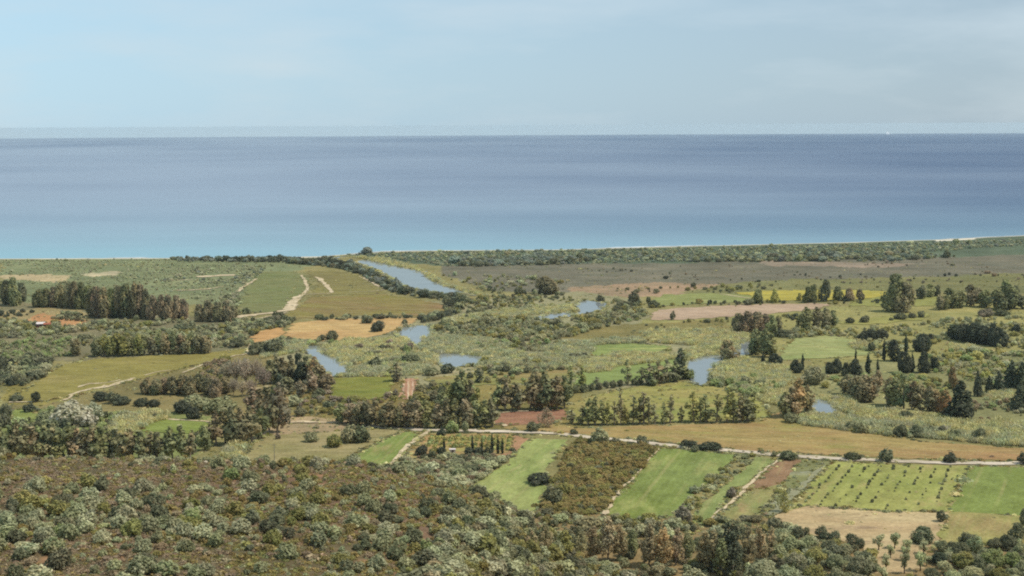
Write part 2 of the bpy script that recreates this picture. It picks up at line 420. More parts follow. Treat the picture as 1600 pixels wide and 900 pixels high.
def build_sea():
    uu = np.concatenate([np.arange(-2600, -60, 120), np.arange(-60, 1661, 20), np.arange(1700, 4300, 120)]); uu = (uu - 800) / F
    yy = np.concatenate([np.arange(1300, 3000, 40), np.geomspace(3000, 50000, 120)])
    U, Y = np.meshgrid(uu, yy); X = U * Y; Z = -(X * X + Y * Y) / (2 * EARTH)
    P = np.stack([X, Y, Z], -1).reshape(-1, 3); nr, ncl = X.shape
    idx = np.arange(nr * ncl).reshape(nr, ncl)
    q = np.stack([idx[:-1, :-1], idx[:-1, 1:], idx[1:, 1:], idx[1:, :-1]], -1).reshape(-1, 4)
    o = mesh_obj('sea', P, q.tolist(), sea_mat(), smooth=True)
    at = o.data.attributes.new('offshore', 'FLOAT', 'POINT'); at.data.foreach_set('value', np.maximum(P[:, 1] - shore_y(P[:, 0], P[:, 1]), 0).astype(np.float32))
    tag(o, 'blue sea, turquoise along the beach', kind='structure')
build_sea()

def build_surf():
    u = np.linspace(-0.46, 0.46, 900); ys = np.interp(u, SHORE_U, SHORE_Y); V, Fc = [], []
    x = u * ys; n = fbm(x / 45, x * 0, 160); m = fbm(x / 12, x * 0, 161)
    for k in range(len(u)):
        w = max(0.0, (n[k] - .47)) * 15 * (.4 + m[k]); c = ys[k] + 3 + 4 * m[k]
        for yy in (c - w, c + w): V.append((u[k] * yy, yy, 0.12))
    for k in range(len(u) - 1):
        if n[k] > .48 or n[k + 1] > .48: Fc.append((2 * k, 2 * k + 2, 2 * k + 3, 2 * k + 1))
    m_, t, out = new_mat('foam'); surf(t, out, gc(232, 236, 234), .9)
    tag(mesh_obj('surf', V, Fc, m_), 'broken white line of surf along the beach', kind='structure')
build_surf()

# ------------------------------------------------------------------ sheets: fields, water, tracks
_zi = [0]
def next_z():
    _zi[0] += 1; return PLAIN + 0.05 + 0.006 * _zi[0]
def dense(P, step, jit, rng):
    out = []; jit = jit * max(1.0, float(np.mean(P[:, 1])) / 550)
    for i in range(len(P)):
        a, b = P[i], P[(i + 1) % len(P)]; n = max(1, int(np.linalg.norm(b - a) / step))
        for k in range(n):
            p = a + (b - a) * k / n
            out.append(p + rng.normal(0, jit, 2) * (1 if k else 0.3))
    return np.array(out)
def sheet(name, poly, mat, label, kind='structure', jit=1.0, step=4.0, lift=0.0):
    P = flat(*np.array(poly, float).T)[:, :2]
    D = dense(P, step, jit, RNG); z = next_z() + lift
    bm = bmesh.new(); vs = [bm.verts.new((x, y, z)) for x, y in D]
    es = [bm.edges.new((vs[i], vs[(i + 1) % len(vs)])) for i in range(len(vs))]
    bmesh.ops.triangle_fill(bm, edges=es, use_beauty=True)
    for f in bm.faces:
        if f.normal.z < 0: f.normal_flip()
    me = bpy.data.meshes.new(name); bm.to_mesh(me); bm.free(); me.materials.append(mat)
    o = link(bpy.data.objects.new(name, me)); tag(o, label, kind=kind); return o
def ribbon(name, pts, width, mat, label, jit=0.5, step=4.0, ragged=0.25):
    P = flat(*np.array(pts, float).T)[:, :2]
    # resample with smooth corners
    Q = [P[0]]; prm = [0.0]
    for i in range(len(P) - 1):
        n = max(2, int(np.linalg.norm(P[i + 1] - P[i]) / step))
        p0 = P[max(i - 1, 0)]; p3 = P[min(i + 2, len(P) - 1)]
        for k in range(1, n + 1):
            s = k / n; a, b = P[i], P[i + 1]; prm.append(i + s)
            Q.append(0.5 * ((2 * a) + (-p0 + b) * s + (2 * p0 - 5 * a + 4 * b - p3) * s * s + (-p0 + 3 * a - 3 * b + p3) * s ** 3))
    Q = np.array(Q); Q[1:-1] += RNG.normal(0, jit, Q[1:-1].shape)
    T = np.gradient(Q, axis=0); T /= np.linalg.norm(T, axis=1)[:, None] + 1e-9; Nn = np.stack([-T[:, 1], T[:, 0]], 1)
    z = next_z()
    w = np.asarray(width, float); w = np.interp(np.array(prm) / (len(P) - 1), np.linspace(0, 1, len(w)) if w.ndim else [0, 1], w if w.ndim else [w, w]) / 2
    L = Q + Nn * (w * (1 + RNG.uniform(-ragged, ragged, len(Q))))[:, None]; R = Q - Nn * (w * (1 + RNG.uniform(-ragged, ragged, len(Q))))[:, None]
    v = [(x, y, z) for x, y in L] + [(x, y, z) for x, y in R]; n = len(Q)
    o = mesh_obj(name, v, [(i, n + i, n + i + 1, i + 1) for i in range(n - 1)], mat); tag(o, label, kind='structure'); return o
def heading(a, b):
    P = flat(*np.array([a, b], float).T); d = P[1] - P[0]; return math.atan2(d[1], d[0])

GREEN = gc(128, 152, 84); GREEN2 = gc(108, 140, 68); YGREEN = gc(160, 162, 92); TAN = gc(172, 154, 104); STRAW = gc(205, 178, 128); BROWN = gc(160, 124, 92); OLIVE = gc(140, 128, 70)
A1 = heading((942, 803), (1030, 699)); A2 = heading((1480, 800), (1517, 728)); A3 = heading((1000, 690), (1600, 722)); A4 = heading((610, 728), (657, 680))
FIELDS = [
 ('field', [(380, 722), (395, 692), (418, 680), (500, 676), (580, 670), (640, 672), (600, 684), (575, 700), (526, 722), (450, 724)], field_mat('dry_pasture', gc(168, 152, 106), gc(150, 140, 92), gc(178, 160, 118), 0.05), 'dry tan pasture beside the bright green plot'),
 ('field', [(526, 722), (570, 726), (612, 729), (636, 704), (658, 681), (640, 674), (604, 684), (577, 701)], field_mat('young_wheat', gc(118, 148, 74), gc(132, 156, 86), gc(168, 150, 100), 0.05, (A4, 2.6, 0.35, gc(146, 162, 98))), 'bright green plot left of the cypress garden'),
 ('field', [(660, 684), (668, 679), (720, 678), (803, 680), (800, 700), (794, 712), (700, 714), (640, 716)], field_mat('garden_soil', gc(180, 140, 96), gc(168, 150, 96), gc(160, 158, 84), 0.09), 'reddish garden plot planted with rows of vines'),
 ('field', [(802, 680), (832, 686), (815, 700), (800, 714), (786, 716), (796, 700)], field_mat('red_soil', gc(184, 142, 106), gc(170, 130, 96), None, 0.08), 'strip of bare reddish soil beside the garden'),
 ('field', [(826, 686), (890, 687), (870, 712), (852, 730), (860, 752), (852, 770), (840, 798), (800, 801), (762, 794), (738, 786), (742, 757), (770, 736), (800, 713)], field_mat('meadow', gc(138, 160, 88), gc(160, 168, 98), gc(184, 178, 118), 0.035, (A1, 3.2, 0.25, gc(172, 176, 110))), 'light green meadow left of the dark maquis block'),
 ('field', [(1030, 699), (1155, 711), (1142, 722), (1110, 752), (1080, 782), (1052, 806), (1005, 816), (942, 803), (975, 762), (1008, 727)], field_mat('green_crop', GREEN, GREEN2, gc(164, 162, 98), 0.03, (A1, 3.0, 0.3, gc(152, 168, 96))), 'large green crop field right of the maquis block'),
 ('field', [(1182, 713), (1215, 716), (1192, 735), (1152, 765), (1128, 790), (1102, 822), (1082, 815), (1092, 790), (1130, 760), (1165, 730)], field_mat('green_crop_strip', gc(132, 152, 86), gc(150, 158, 94), None, 0.04, (A1, 3.0, 0.3, gc(160, 168, 100))), 'narrow green strip between the shrub line and the sandy path'),
 ('field', [(1217, 716), (1250, 718), (1240, 735), (1222, 755), (1196, 765), (1176, 762), (1192, 740)], field_mat('ploughed_earth', gc(160, 126, 94), gc(146, 116, 86), None, 0.06, (A1, 2.2, 0.4, gc(172, 140, 106))), 'brown ploughed strip beside the sandy path'),
 ('field', [(1176, 762), (1196, 765), (1222, 755), (1205, 780), (1180, 808), (1150, 822), (1106, 822), (1140, 792)], field_mat('thin_crop', gc(158, 148, 94), gc(142, 150, 88), gc(168, 140, 98), 0.05, (A1, 2.4, 0.25, gc(170, 156, 106))), 'thin green and tan lower end of the ploughed strip'),
 ('field', [(1252, 718), (1300, 722), (1272, 750), (1228, 800), (1200, 806), (1182, 808), (1206, 780), (1224, 755), (1241, 735)], field_mat('rough_verge', gc(128, 132, 82), gc(152, 148, 100), gc(170, 168, 146), 0.06), 'rough grassy verge with a grey washout left of the orchard'),
 ('field', [(1300, 722), (1400, 726), (1515, 728), (1500, 755), (1482, 800), (1400, 800), (1320, 795), (1262, 790), (1228, 798), (1272, 750)], field_mat('orchard_grass', gc(152, 160, 84), gc(168, 164, 94), gc(176, 154, 104), 0.04, (A2, 5.0, 0.2, gc(176, 172, 108))), 'yellow-green grass of the young orchard'),
 ('field', [(1228, 798), (1262, 790), (1320, 795), (1400, 800), (1482, 800), (1468, 842), (1450, 860), (1420, 910), (1360, 910), (1352, 850), (1290, 842), (1215, 825), (1205, 808)], field_mat('dry_earth', gc(206, 182, 136), gc(188, 160, 118), gc(162, 136, 106), 0.06), 'strip of dry straw-coloured earth below the orchard'),
 ('field', [(1517, 728), (1625, 731), (1625, 800), (1592, 806), (1484, 800), (1500, 757)], field_mat('green_wheat', gc(112, 140, 66), gc(126, 148, 78), gc(142, 152, 86), 0.03, (A2, 2.6, 0.3, gc(132, 156, 84))), 'deep green field at the right edge below the track'),
 ('field', [(1484, 800), (1592, 806), (1625, 808), (1610, 850), (1560, 850), (1464, 848), (1472, 826)], field_mat('thin_wheat', gc(150, 150, 84), gc(172, 150, 100), gc(132, 146, 78), 0.05, (A2, 2.6, 0.3, gc(160, 160, 96))), 'thin tan lower part of the right-hand green field'),
 ('field', [(786, 666), (880, 664), (900, 669), (1060, 664), (1186, 660), (1222, 640), (1240, 660), (1320, 672), (1440, 690), (1625, 702), (1625, 721), (1400, 716), (1200, 706), (1000, 688), (880, 677), (786, 670)], field_mat('dry_meadow', gc(168, 148, 92), gc(172, 134, 92), gc(150, 148, 80), 0.022, (A3, 6.0, 0.35, gc(182, 160, 108))), 'long dry tan meadow beyond the track'),
 ('field', [(776, 647), (800, 643), (890, 639), (886, 655), (862, 662), (776, 664)], field_mat('ploughed_brown', gc(162, 118, 92), gc(148, 108, 84), None, 0.06, (A3, 2.5, 0.35, gc(174, 130, 102))), 'brown ploughed plot in front of the tall eucalyptus clump'),
 ('field', [(888, 636), (920, 620), (985, 606), (1060, 597), (1112, 600), (1190, 628), (1205, 652), (1050, 660), (905, 664), (886, 652)], field_mat('pasture_behind_row', gc(152, 150, 82), gc(172, 154, 96), gc(128, 146, 80), 0.035), 'olive pasture behind the long eucalyptus row'),
 ('field', [(905, 556), (930, 538), (985, 536), (1045, 541), (1040, 550), (960, 555)], field_mat('green_meadow', gc(128, 154, 86), gc(146, 162, 92), gc(186, 180, 110), 0.04), 'small green meadow between the reed beds'),
 ('field', [(895, 604), (905, 580), (960, 572), (1030, 560), (1060, 562), (1062, 580), (1000, 594), (930, 602)], field_mat('green_meadow_long', gc(130, 152, 84), gc(140, 158, 90), None, 0.04), 'long green meadow behind the hedge of thin trees'),
 ('field', [(52, 602), (95, 571), (150, 561), (330, 551), (388, 545), (385, 552), (300, 572), (230, 590), (165, 606), (120, 618), (60, 628), (10, 625)], field_mat('olive_meadow', gc(152, 140, 78), gc(144, 132, 74), gc(166, 150, 92), 0.03), 'broad olive-brown meadow on the left'),
 ('field', [(420, 414), (470, 416), (515, 421), (560, 430), (576, 441), (603, 459), (560, 461), (520, 461), (487, 462), (500, 440), (480, 428), (460, 422)], field_mat('vineyard_far', gc(134, 122, 76), gc(146, 136, 80), None, 0.025, (A3, 7.0, 0.4, gc(116, 104, 70))), 'far brown vineyard below the bank hedge'),
 ('field', [(484, 464), (520, 463), (603, 460), (640, 466), (690, 476), (703, 474), (700, 490), (680, 497), (560, 493), (440, 500), (452, 486), (470, 478)], field_mat('vineyard_near', gc(146, 124, 82), gc(144, 134, 72), gc(152, 118, 84), 0.02, (A3, 7.0, 0.4, gc(124, 106, 72))), 'brown vineyard left of the winding river'),
 ('field', [(372, 487), (385, 450), (416, 418), (458, 424), (480, 434), (482, 442), (470, 463), (450, 482), (420, 488)], field_mat('green_pasture_far', gc(134, 136, 86), gc(124, 132, 80), gc(152, 140, 96), 0.025), 'green pasture left of the pale sandy track'),
 ('field', [(443, 528), (456, 506), (520, 499), (600, 497), (655, 497), (632, 513), (595, 523), (560, 530), (500, 533), (445, 533)], field_mat('golden_stubble', gc(206, 172, 114), gc(196, 156, 104), gc(212, 184, 128), 0.025), 'golden stubble field beside the marsh'),
 ('field', [(392, 528), (405, 518), (440, 512), (446, 520), (430, 536), (396, 538)], field_mat('golden_stubble_small', gc(206, 160, 104), gc(190, 148, 98), None, 0.04), 'small orange earth patch left of the golden field'),
 ('field', [(1015, 494), (1028, 484), (1120, 478), (1200, 475), (1295, 475), (1285, 482), (1200, 491), (1060, 500), (1018, 500)], field_mat('pink_fallow', gc(196, 168, 140), gc(184, 156, 128), None, 0.03, (A3, 7.0, 0.45, gc(166, 138, 110))), 'pinkish bare field in the middle distance'),
 ('field', [(1020, 470), (1035, 461), (1110, 458), (1172, 462), (1175, 472), (1040, 478)], field_mat('pale_green_far', gc(152, 158, 92), gc(140, 148, 86), gc(180, 176, 120), 0.03), 'pale green field left of the yellow flowers'),
 ('field', [(1150, 458), (1190, 454), (1320, 453), (1392, 456), (1392, 465), (1300, 469), (1185, 470), (1172, 462)], field_mat('yellow_flowers', gc(192, 172, 78), gc(176, 164, 80), gc(160, 154, 86), 0.04), 'field of yellow flowers among the far trees'),
 ('field', [(1215, 562), (1225, 545), (1240, 530), (1290, 524), (1345, 532), (1375, 545), (1352, 556), (1300, 560)], field_mat('green_hay', gc(150, 162, 96), gc(164, 168, 104), gc(130, 156, 96), 0.03, (A3, 9.0, 0.4, gc(184, 182, 124))), 'pale green hay meadow right of the river bend'),
 ('field', [(516, 622), (522, 591), (560, 589), (614, 589), (612, 606), (606, 620), (570, 626)], field_mat('lawn_green', gc(124, 132, 62), gc(140, 136, 68), None, 0.05), 'dark green paddock in front of the marsh reeds'),
 ('field', [(627, 592), (652, 591), (651, 624), (629, 624)], field_mat('striped_soil', gc(180, 134, 104), gc(190, 148, 116), None, 0.1, (heading((640, 624), (640, 592)), 2.6, 0.8, gc(226, 200, 168))), 'small striped reddish plot with pale furrows'),
 ('field', [(660, 592), (700, 588), (760, 580), (900, 574), (890, 590), (800, 600), (700, 604)], field_mat('bank_grass', gc(162, 140, 92), gc(146, 142, 84), None, 0.04), 'tan grass bank behind the eucalyptus grove'),
 ('field', [(218, 662), (245, 654), (330, 659), (328, 668), (300, 678), (230, 676)], field_mat('small_lawn', gc(138, 150, 76), gc(124, 142, 68), None, 0.06), 'small green plot below the pale lane on the left'),
 ('field', [(14, 642), (60, 636), (60, 655), (20, 660)], field_mat('small_lawn_left', gc(146, 154, 84), gc(132, 144, 74), None, 0.06), 'small green plot at the left edge'),
 ('field', [(1330, 470), (1400, 462), (1470, 462), (1462, 478), (1400, 480), (1330, 478)], field_mat('olive_far', gc(160, 156, 90), gc(146, 144, 82), None, 0.03), 'olive green field behind the big lone tree'),
 ('field', [(1300, 505), (1400, 492), (1450, 490), (1445, 500), (1350, 508)], field_mat('olive_far_front', gc(166, 158, 92), gc(150, 146, 84), None, 0.03), 'yellow-green field in front of the big lone tree'),
]
FIELDS = [(nm, carry_on(p), mt, lb) for nm, p, mt, lb in FIELDS]
for nm, poly, mt, lb in FIELDS: sheet(nm, poly, mt, lb)

M_RIVER = water_mat('river_water', gc(140, 145, 142), 0.38, 0.05)
RIVERS = [
 ([(512, 409), (545, 406), (575, 411), (602, 417), (640, 424), (662, 429), (668, 438), (690, 448), (715, 455), (742, 462), (715, 462), (680, 458), (645, 452), (622, 446), (610, 436), (590, 426), (560, 416)], 'broad grey reach of the river behind the brown vineyard'),
 ([(618, 521), (632, 515), (650, 512), (674, 512), (676, 522), (662, 530), (652, 542), (640, 534), (628, 527)], 'small grey pool at the corner of the golden field'),
 ([(474, 550), (486, 545), (500, 546), (508, 555), (528, 561), (540, 572), (546, 582), (520, 584), (498, 574), (486, 560)], 'grey pond left among the reeds'),
 ([(680, 556), (700, 555), (735, 557), (764, 561), (735, 570), (700, 575), (684, 566)], 'grey pond in the middle of the marsh'),
 ([(838, 495), (868, 490), (898, 489), (900, 476), (915, 473), (948, 477), (940, 486), (908, 491), (880, 495), (850, 499)], 'blue river reach below the round brown tree'),
 ([(1140, 556), (1152, 544), (1168, 540), (1180, 546), (1172, 556), (1150, 562), (1128, 568), (1112, 577), (1118, 590), (1100, 597), (1080, 592), (1068, 578), (1075, 566), (1095, 560), (1120, 558)], 'blue river bend below the thin tree hedge'),
 ([(1266, 628), (1284, 627), (1298, 632), (1312, 642), (1300, 650), (1270, 648)], 'short blue stretch of the river beside the orange-topped tree'),
]
RIVERS = [([(x + (x - np.mean([q[0] for q in p])) * .06, y + (y - np.mean([q[1] for q in p])) * (.10 if i == 0 else .24) - (2.5 if i == 0 else 0)) for x, y in p], lb) for i, (p, lb) in enumerate(RIVERS)]
for poly, lb in RIVERS: sheet('river', poly, M_RIVER, lb, jit=0.9, step=6, lift=0.3)

M_SAND = field_mat('pale_sand', gc(226, 204, 168), gc(206, 182, 144), None, 0.15, None, 0.2)
M_LANE = field_mat('gravel_lane', gc(226, 208, 184), gc(208, 190, 162), None, 0.15, None, 0.2)
ribbon('road', [(566, 665), (600, 668), (680, 673), (740, 674), (800, 675), (880, 679), (940, 686), (1000, 691), (1060, 698), (1120, 703), (1180, 708), (1240, 713), (1300, 717), (1400, 721), (1500, 724), (1640, 725), (1800, 727)], 5.2, M_LANE, 'pale gravel lane crossing the plain')
TRACKS = []
for pts, w, lb in [
 ([(612, 728), (630, 706), (648, 688), (664, 679), (668, 674)], 3.2, 'sandy path along the green plot'),
 ([(942, 804), (958, 782), (975, 761), (1000, 735), (1013, 718), (1029, 700)], [3, 2, 1.6, 1.4, 1.2], 'narrow sandy edge path between maquis and crop'),
 ([(1104, 822), (1130, 795), (1152, 779), (1170, 760), (1190, 740), (1216, 717)], [1.2, 1.6, 2.0, 1.6, 1.2], 'narrow sandy path between the green and brown strips'),
 ([(100, 626), (118, 615), (142, 608), (170, 603), (205, 593), (208, 591)], [4, 4, 6, 9, 5, 3], 'white sandy track across the left meadow'),
 ([(122, 606), (140, 600), (165, 599), (188, 594)], [3, 4, 3, 2], 'short white side track on the left meadow'),
 ([(226, 587), (250, 581), (268, 579)], 2.2, 'broken sandy track on the left meadow, middle piece'),
 ([(285, 583), (305, 576), (318, 570), (334, 566), (360, 558), (384, 553), (388, 545), (391, 535)], [2, 3, 2, 2, 2, 3, 4, 4], 'sandy track running up to the dark bushes'),
 ([(440, 487), (452, 483), (458, 472), (466, 464), (475, 459), (480, 450), (476, 438), (470, 430)], [12, 14, 12, 10, 5, 4, 5, 3], 'wide pale sandy track beside the brown vineyard'),
 ([(474, 461), (500, 459), (518, 458), (510, 446), (500, 436), (492, 433)], [4, 3, 5, 7, 8, 2], 'pale sandy branch track through the vineyards'),
 ([(545, 457), (575, 456), (602, 452), (588, 446), (575, 438), (560, 432)], [2, 2, 4, 5, 4, 2], 'thin sandy track below the bank hedge'),
 ([(372, 456), (380, 449), (392, 442), (400, 436)], [8, 6, 5, 4], 'pale sandy track climbing to the dunes'),
 ([(360, 497), (400, 492), (440, 487)], [14, 12, 8], 'broad sandy lane entering the vineyard'),
 ([(385, 500), (420, 495), (450, 488)], [4, 5, 4], 'second sandy lane below the first one'),
 ([(14, 629), (40, 629), (58, 628)], 3.4, 'white lane at the left edge'),
 ([(262, 656), (290, 657), (330, 660)], 2.6, 'pale lane above the small green plot'),
 ([(270, 454), (290, 454), (310, 453), (330, 451), (350, 448)], [8, 6, 8, 5, 2], 'sandy clearing strip in the left dunes'),
 ([(262, 439), (285, 438), (302, 437)], [3, 5, 5], 'short sandy strip in the left dunes'),
 ([(308, 433), (325, 432), (345, 431), (368, 430)], [14, 20, 18, 14], 'bright sandy hollow in the left dunes'),
 ([(1125, 460), (1150, 463), (1172, 467)], 4.0, 'pale farm track beside the yellow flowers'),
 ([(790, 667), (786, 664)], 3.0, 'pale lay-by beside the lane'),
 ([(778, 646), (800, 644), (826, 643)], 2.4, 'pale edge of the brown ploughed plot'),
 ([(1128, 583), (1120, 576), (1112, 570)], 2.0, 'pale sandy bank of the river bend'),
 ([(1290, 729), (1270, 745), (1245, 768), (1222, 790), (1200, 806)], [1.5, 3, 4, 5, 5], 'grey dried washout left of the orchard'),
 ([(445, 662), (470, 660), (500, 661), (520, 662)], [4, 5, 3, 2], 'pale earth bank beside the lane'),
]:
    w = np.array(w, float) * (0.72 if np.max(w) < 9 else 0.8)
    if np.mean(pts, 0)[1] < 640: w = w * 0.75
    ribbon('path', pts, w, M_SAND if 'grey' not in lb else plain_mat('grey_gravel', gc(156, 152, 118), 1.0, 0.3, 0.3), lb, ragged=0.6)
    TRACKS.append(pts)

# ------------------------------------------------------------------ foliage prototypes (meshes shared by the copies)
def quads_from(C, Nrm, size, aspect, rng, droop=0.0):
    """leaf sprays: one small quad per centre, facing roughly along Nrm"""
    n = len(C)
    r = rng.normal(0, 1, (n, 3)); t1 = r - (r * Nrm).sum(1)[:, None] * Nrm
    if droop: t1 = t1 * (1 - droop) + np.array([0, 0, -1.0]) * droop; t1 = t1 - (t1 * Nrm).sum(1)[:, None] * Nrm
    t1 /= np.linalg.norm(t1, axis=1)[:, None] + 1e-9
    t2 = np.cross(Nrm, t1)
    a = (size * rng.uniform(0.6, 1.35, n))[:, None] * t1 * aspect; b = (size * rng.uniform(0.6, 1.35, n))[:, None] * t2
    k = rng.uniform(0.55, 1.0, n)[:, None]
    V = np.stack([C - a - b * k, C + a - b, C + a * k + b, C - a + b], 1)
    return V.reshape(-1, 3)
def leaf_mesh(name, V, var, clump, mats=None):
    nq = len(V) // 4
    me = bpy.data.meshes.new(name); me.vertices.add(len(V)); me.vertices.foreach_set('co', V.ravel().astype(np.float32))
    me.loops.add(nq * 4); me.loops.foreach_set('vertex_index', np.arange(nq * 4, dtype=np.int32))
    me.polygons.add(nq); me.polygons.foreach_set('loop_start', np.arange(0, nq * 4, 4, dtype=np.int32))
    for nm, d in (('leaf_var', var), ('clump_var', clump)):
        a = me.attributes.new(nm, 'FLOAT', 'FACE'); a.data.foreach_set('value', np.asarray(d, np.float32))
    me.update(calc_edges=True); me.materials.append(mats or M_LEAF)
    return me
def crown(name, clumps, density, leaf, rng, aspect=1.4, rough=0.75, droop=0.0, keep_in=0.72, ragged=0.22):
    """clumps: rows (x, y, z, rx, ry, rz); leaves sit on uneven shells of the clumps"""
    clumps = np.array(clumps, float); Vs, va, cl = [], [], []
    for i, c in enumerate(clumps):
        area = 4 * math.pi * ((c[3] * c[4]) ** 1.6 / 3 + (c[3] * c[5]) ** 1.6 / 3 + (c[4] * c[5]) ** 1.6 / 3) ** (1 / 1.6)
        n = max(6, int(density * area / (leaf * leaf * 4 * aspect)))
        d = rng.normal(0, 1, (n, 3)); d /= np.linalg.norm(d, axis=1)[:, None]
        lump = 1 + ragged * np.sin(d[:, 0] * 5 + i * 1.7) * np.sin(d[:, 1] * 4.3 + i) * np.sin(d[:, 2] * 4.7 + 2 * i) * 2
        rad = (1 - np.abs(rng.normal(0, 0.14, n))) * lump
        P = c[:3] + d * c[3:6] * rad[:, None]
        ok = np.ones(n, bool)
        for j, e in enumerate(clumps):
            if j != i: ok &= (((P - e[:3]) / e[3:6]) ** 2).sum(1) > keep_in ** 2
        ok &= P[:, 2] > 0.005
        P, d = P[ok], d[ok]
        if len(P) == 0: continue
        nr = d / c[3:6]; nr /= np.linalg.norm(nr, axis=1)[:, None]
        nr = nr + rng.normal(0, rough * 0.55, nr.shape) + np.array([0, 0, 0.35]); nr /= np.linalg.norm(nr, axis=1)[:, None]
        Vs.append(quads_from(P, nr, leaf, aspect, rng, droop)); va.append(rng.random(len(P))); cl.append(np.full(len(P), rng.random()))
    return leaf_mesh(name, np.concatenate(Vs), np.concatenate(va), np.concatenate(cl))
def tube(pts, rads, sides=6):
    V, Fc = [], []
    pts = [Vector(p) for p in pts]
    for i, p in enumerate(pts):
        d = (pts[min(i + 1, len(pts) - 1)] - pts[max(i - 1, 0)]).normalized()
        a = d.orthogonal().normalized(); b = d.cross(a)
        for k in range(sides):
            t = 2 * math.pi * k / sides; V.append(p + (a * math.cos(t) + b * math.sin(t)) * rads[i])
    for i in range(len(pts) - 1):
        for k in range(sides):
            Fc.append((i * sides + k, i * sides + (k + 1) % sides, (i + 1) * sides + (k + 1) % sides, (i + 1) * sides + k))
    return V, Fc
def trunk_mesh(name, stems, mat):
    V, Fc = [], []
    for pts, rads in stems:
        v, f = tube(pts, rads); o = len(V); V += v; Fc += [tuple(i + o for i in q) for q in f]
    me = bpy.data.meshes.new(name); me.from_pydata([tuple(v) for v in V], [], Fc); me.materials.append(mat)
    me.polygons.foreach_set('use_smooth', [True] * len(me.polygons)); me.update(); return me

PROTO = {}       # kind -> list of (crown mesh, trunk mesh or None, natural width / height)
def add_proto(kind, cm, tm, ratio): PROTO.setdefault(kind, []).append((cm, tm, ratio))
def euca(seed, width, n, leaf=0.026, base=0.16, sparse=1.0, sf=1.0):
    rng = np.random.default_rng(seed); cl, stems = [], []
    lean = rng.normal(0, 0.03, 2)
    top = np.array([lean[0], lean[1], 0.9])
    stems.append(([(0, 0, -0.03), (lean[0] * .2, lean[1] * .2, 0.25), (lean[0] * .6, lean[1] * .6, 0.6), tuple(top)], [0.022, 0.017, 0.011, 0.004]))
    for i in range(n):
        f = (i + rng.random()) / n; z = base + (0.93 - base) * f
        prof = width * 0.5 * (0.55 + 0.45 * math.sin(math.pi * min(1, 0.25 + 0.8 * f))) * (1.0 if f < 0.75 else 1 - (f - 0.75) * 1.5)
        a = rng.random() * 6.283 + i * 2.4; r = prof * rng.uniform(0.2, 0.8)
        s = prof * sf * rng.uniform(0.42, 0.72) * (1.0 if f > 0.1 else 0.8)
        c = np.array([lean[0] * z + r * math.cos(a), lean[1] * z + r * math.sin(a), z])
        cl.append((*c, s, s, s * rng.uniform(1.0, 1.7)))
        stems.append(([(lean[0] * z * .8, lean[1] * z * .8, max(0.1, z - 0.16)), tuple(c * .5 + np.array([lean[0] * z, lean[1] * z, z - .04]) * .5), tuple(c)], [0.008, 0.006, 0.003]))
    cl.append((lean[0], lean[1], 0.90, width * 0.16, width * 0.16, 0.10))
    return crown('crown', cl, 1.25 * sparse, leaf, rng, 1.5, 0.8, 0.35), trunk_mesh('trunk', stems, M_BARK), width
for k, (w, n) in enumerate([(0.36, 12), (0.42, 13), (0.33, 11), (0.46, 14), (0.38, 12), (0.50, 15)]): add_proto('euca', *euca(100 + k, w, n))
for k, (w, n) in enumerate([(0.26, 10), (0.30, 9), (0.22, 9), (0.28, 10)]): add_proto('slim', *euca(130 + k, w, n, 0.022, 0.12, 0.8))
for k, (w, n) in enumerate([(0.75, 17), (0.85, 20), (0.68, 16)]): add_proto('broad', *euca(150 + k, w, n, 0.026, 0.14, 1.2))
for k, (w, n) in enumerate([(0.6, 15), (0.7, 16)]): add_proto('thin', *euca(170 + k, w, n, 0.018, 0.14, 0.42))
for k, (w, n) in enumerate([(0.45, 26), (0.5, 30), (0.4, 24), (0.55, 32)]): add_proto('near', *euca(190 + k, w, n, 0.0135, 0.2, 0.75, 0.62))
def cypress(seed, width, bulge):
    rng = np.random.default_rng(seed); cl = []
    n = 13
    for i in range(n):
        f = i / (n - 1); z = 0.05 + 0.88 * f
        r = width * 0.5 * (1 - f ** 2.4) ** 0.6 * (0.6 + 0.4 * min(1, f * 3.5)) * bulge * 1.15
        cl.append((rng.normal(0, r * .18), rng.normal(0, r * .18), z, max(r * .85, .015), max(r * .85, .015), 0.085))
    cl.append((0, 0, 0.94, 0.018, 0.018, 0.06))
    return crown('crown', cl, 1.5, 0.018, rng, 1.6, 0.7, 0.0, 0.6, 0.12), trunk_mesh('trunk', [([(0, 0, -.03), (0, 0, .5)], [.02, .012])], M_DARKBARK), width
for k, (w, b) in enumerate([(0.22, 0.8), (0.26, 0.7), (0.20, 0.9)]): add_proto('cypress', *cypress(200 + k, w, b))
def conifer(seed, width, n):
    rng = np.random.default_rng(seed); cl = []
    for i in range(n):
        f = (i + rng.random() * .6) / n; z = 0.10 + 0.80 * f; pr = width * 0.5 * (1.02 - 0.85 * f ** 1.3)
        a = i * 2.4 + rng.random(); r = pr * rng.uniform(0.3, 0.7); s = pr * rng.uniform(0.35, 0.55) + 0.03
        cl.append((r * math.cos(a), r * math.sin(a), z, s, s, s * .8))
    cl.append((0, 0, .45, width * .22, width * .22, .38)); cl.append((rng.normal(0, .02), 0, .93, .045, .045, .08))
    return crown('crown', cl, 1.35, 0.026, rng, 1.3, 0.9), trunk_mesh('trunk', [([(0, 0, -.03), (0, 0, .6)], [.03, .012])], M_DARKBARK), width
for k, (w, n) in enumerate([(0.75, 20), (0.6, 18), (0.9, 22)]): add_proto('conifer', *conifer(220 + k, w, n))
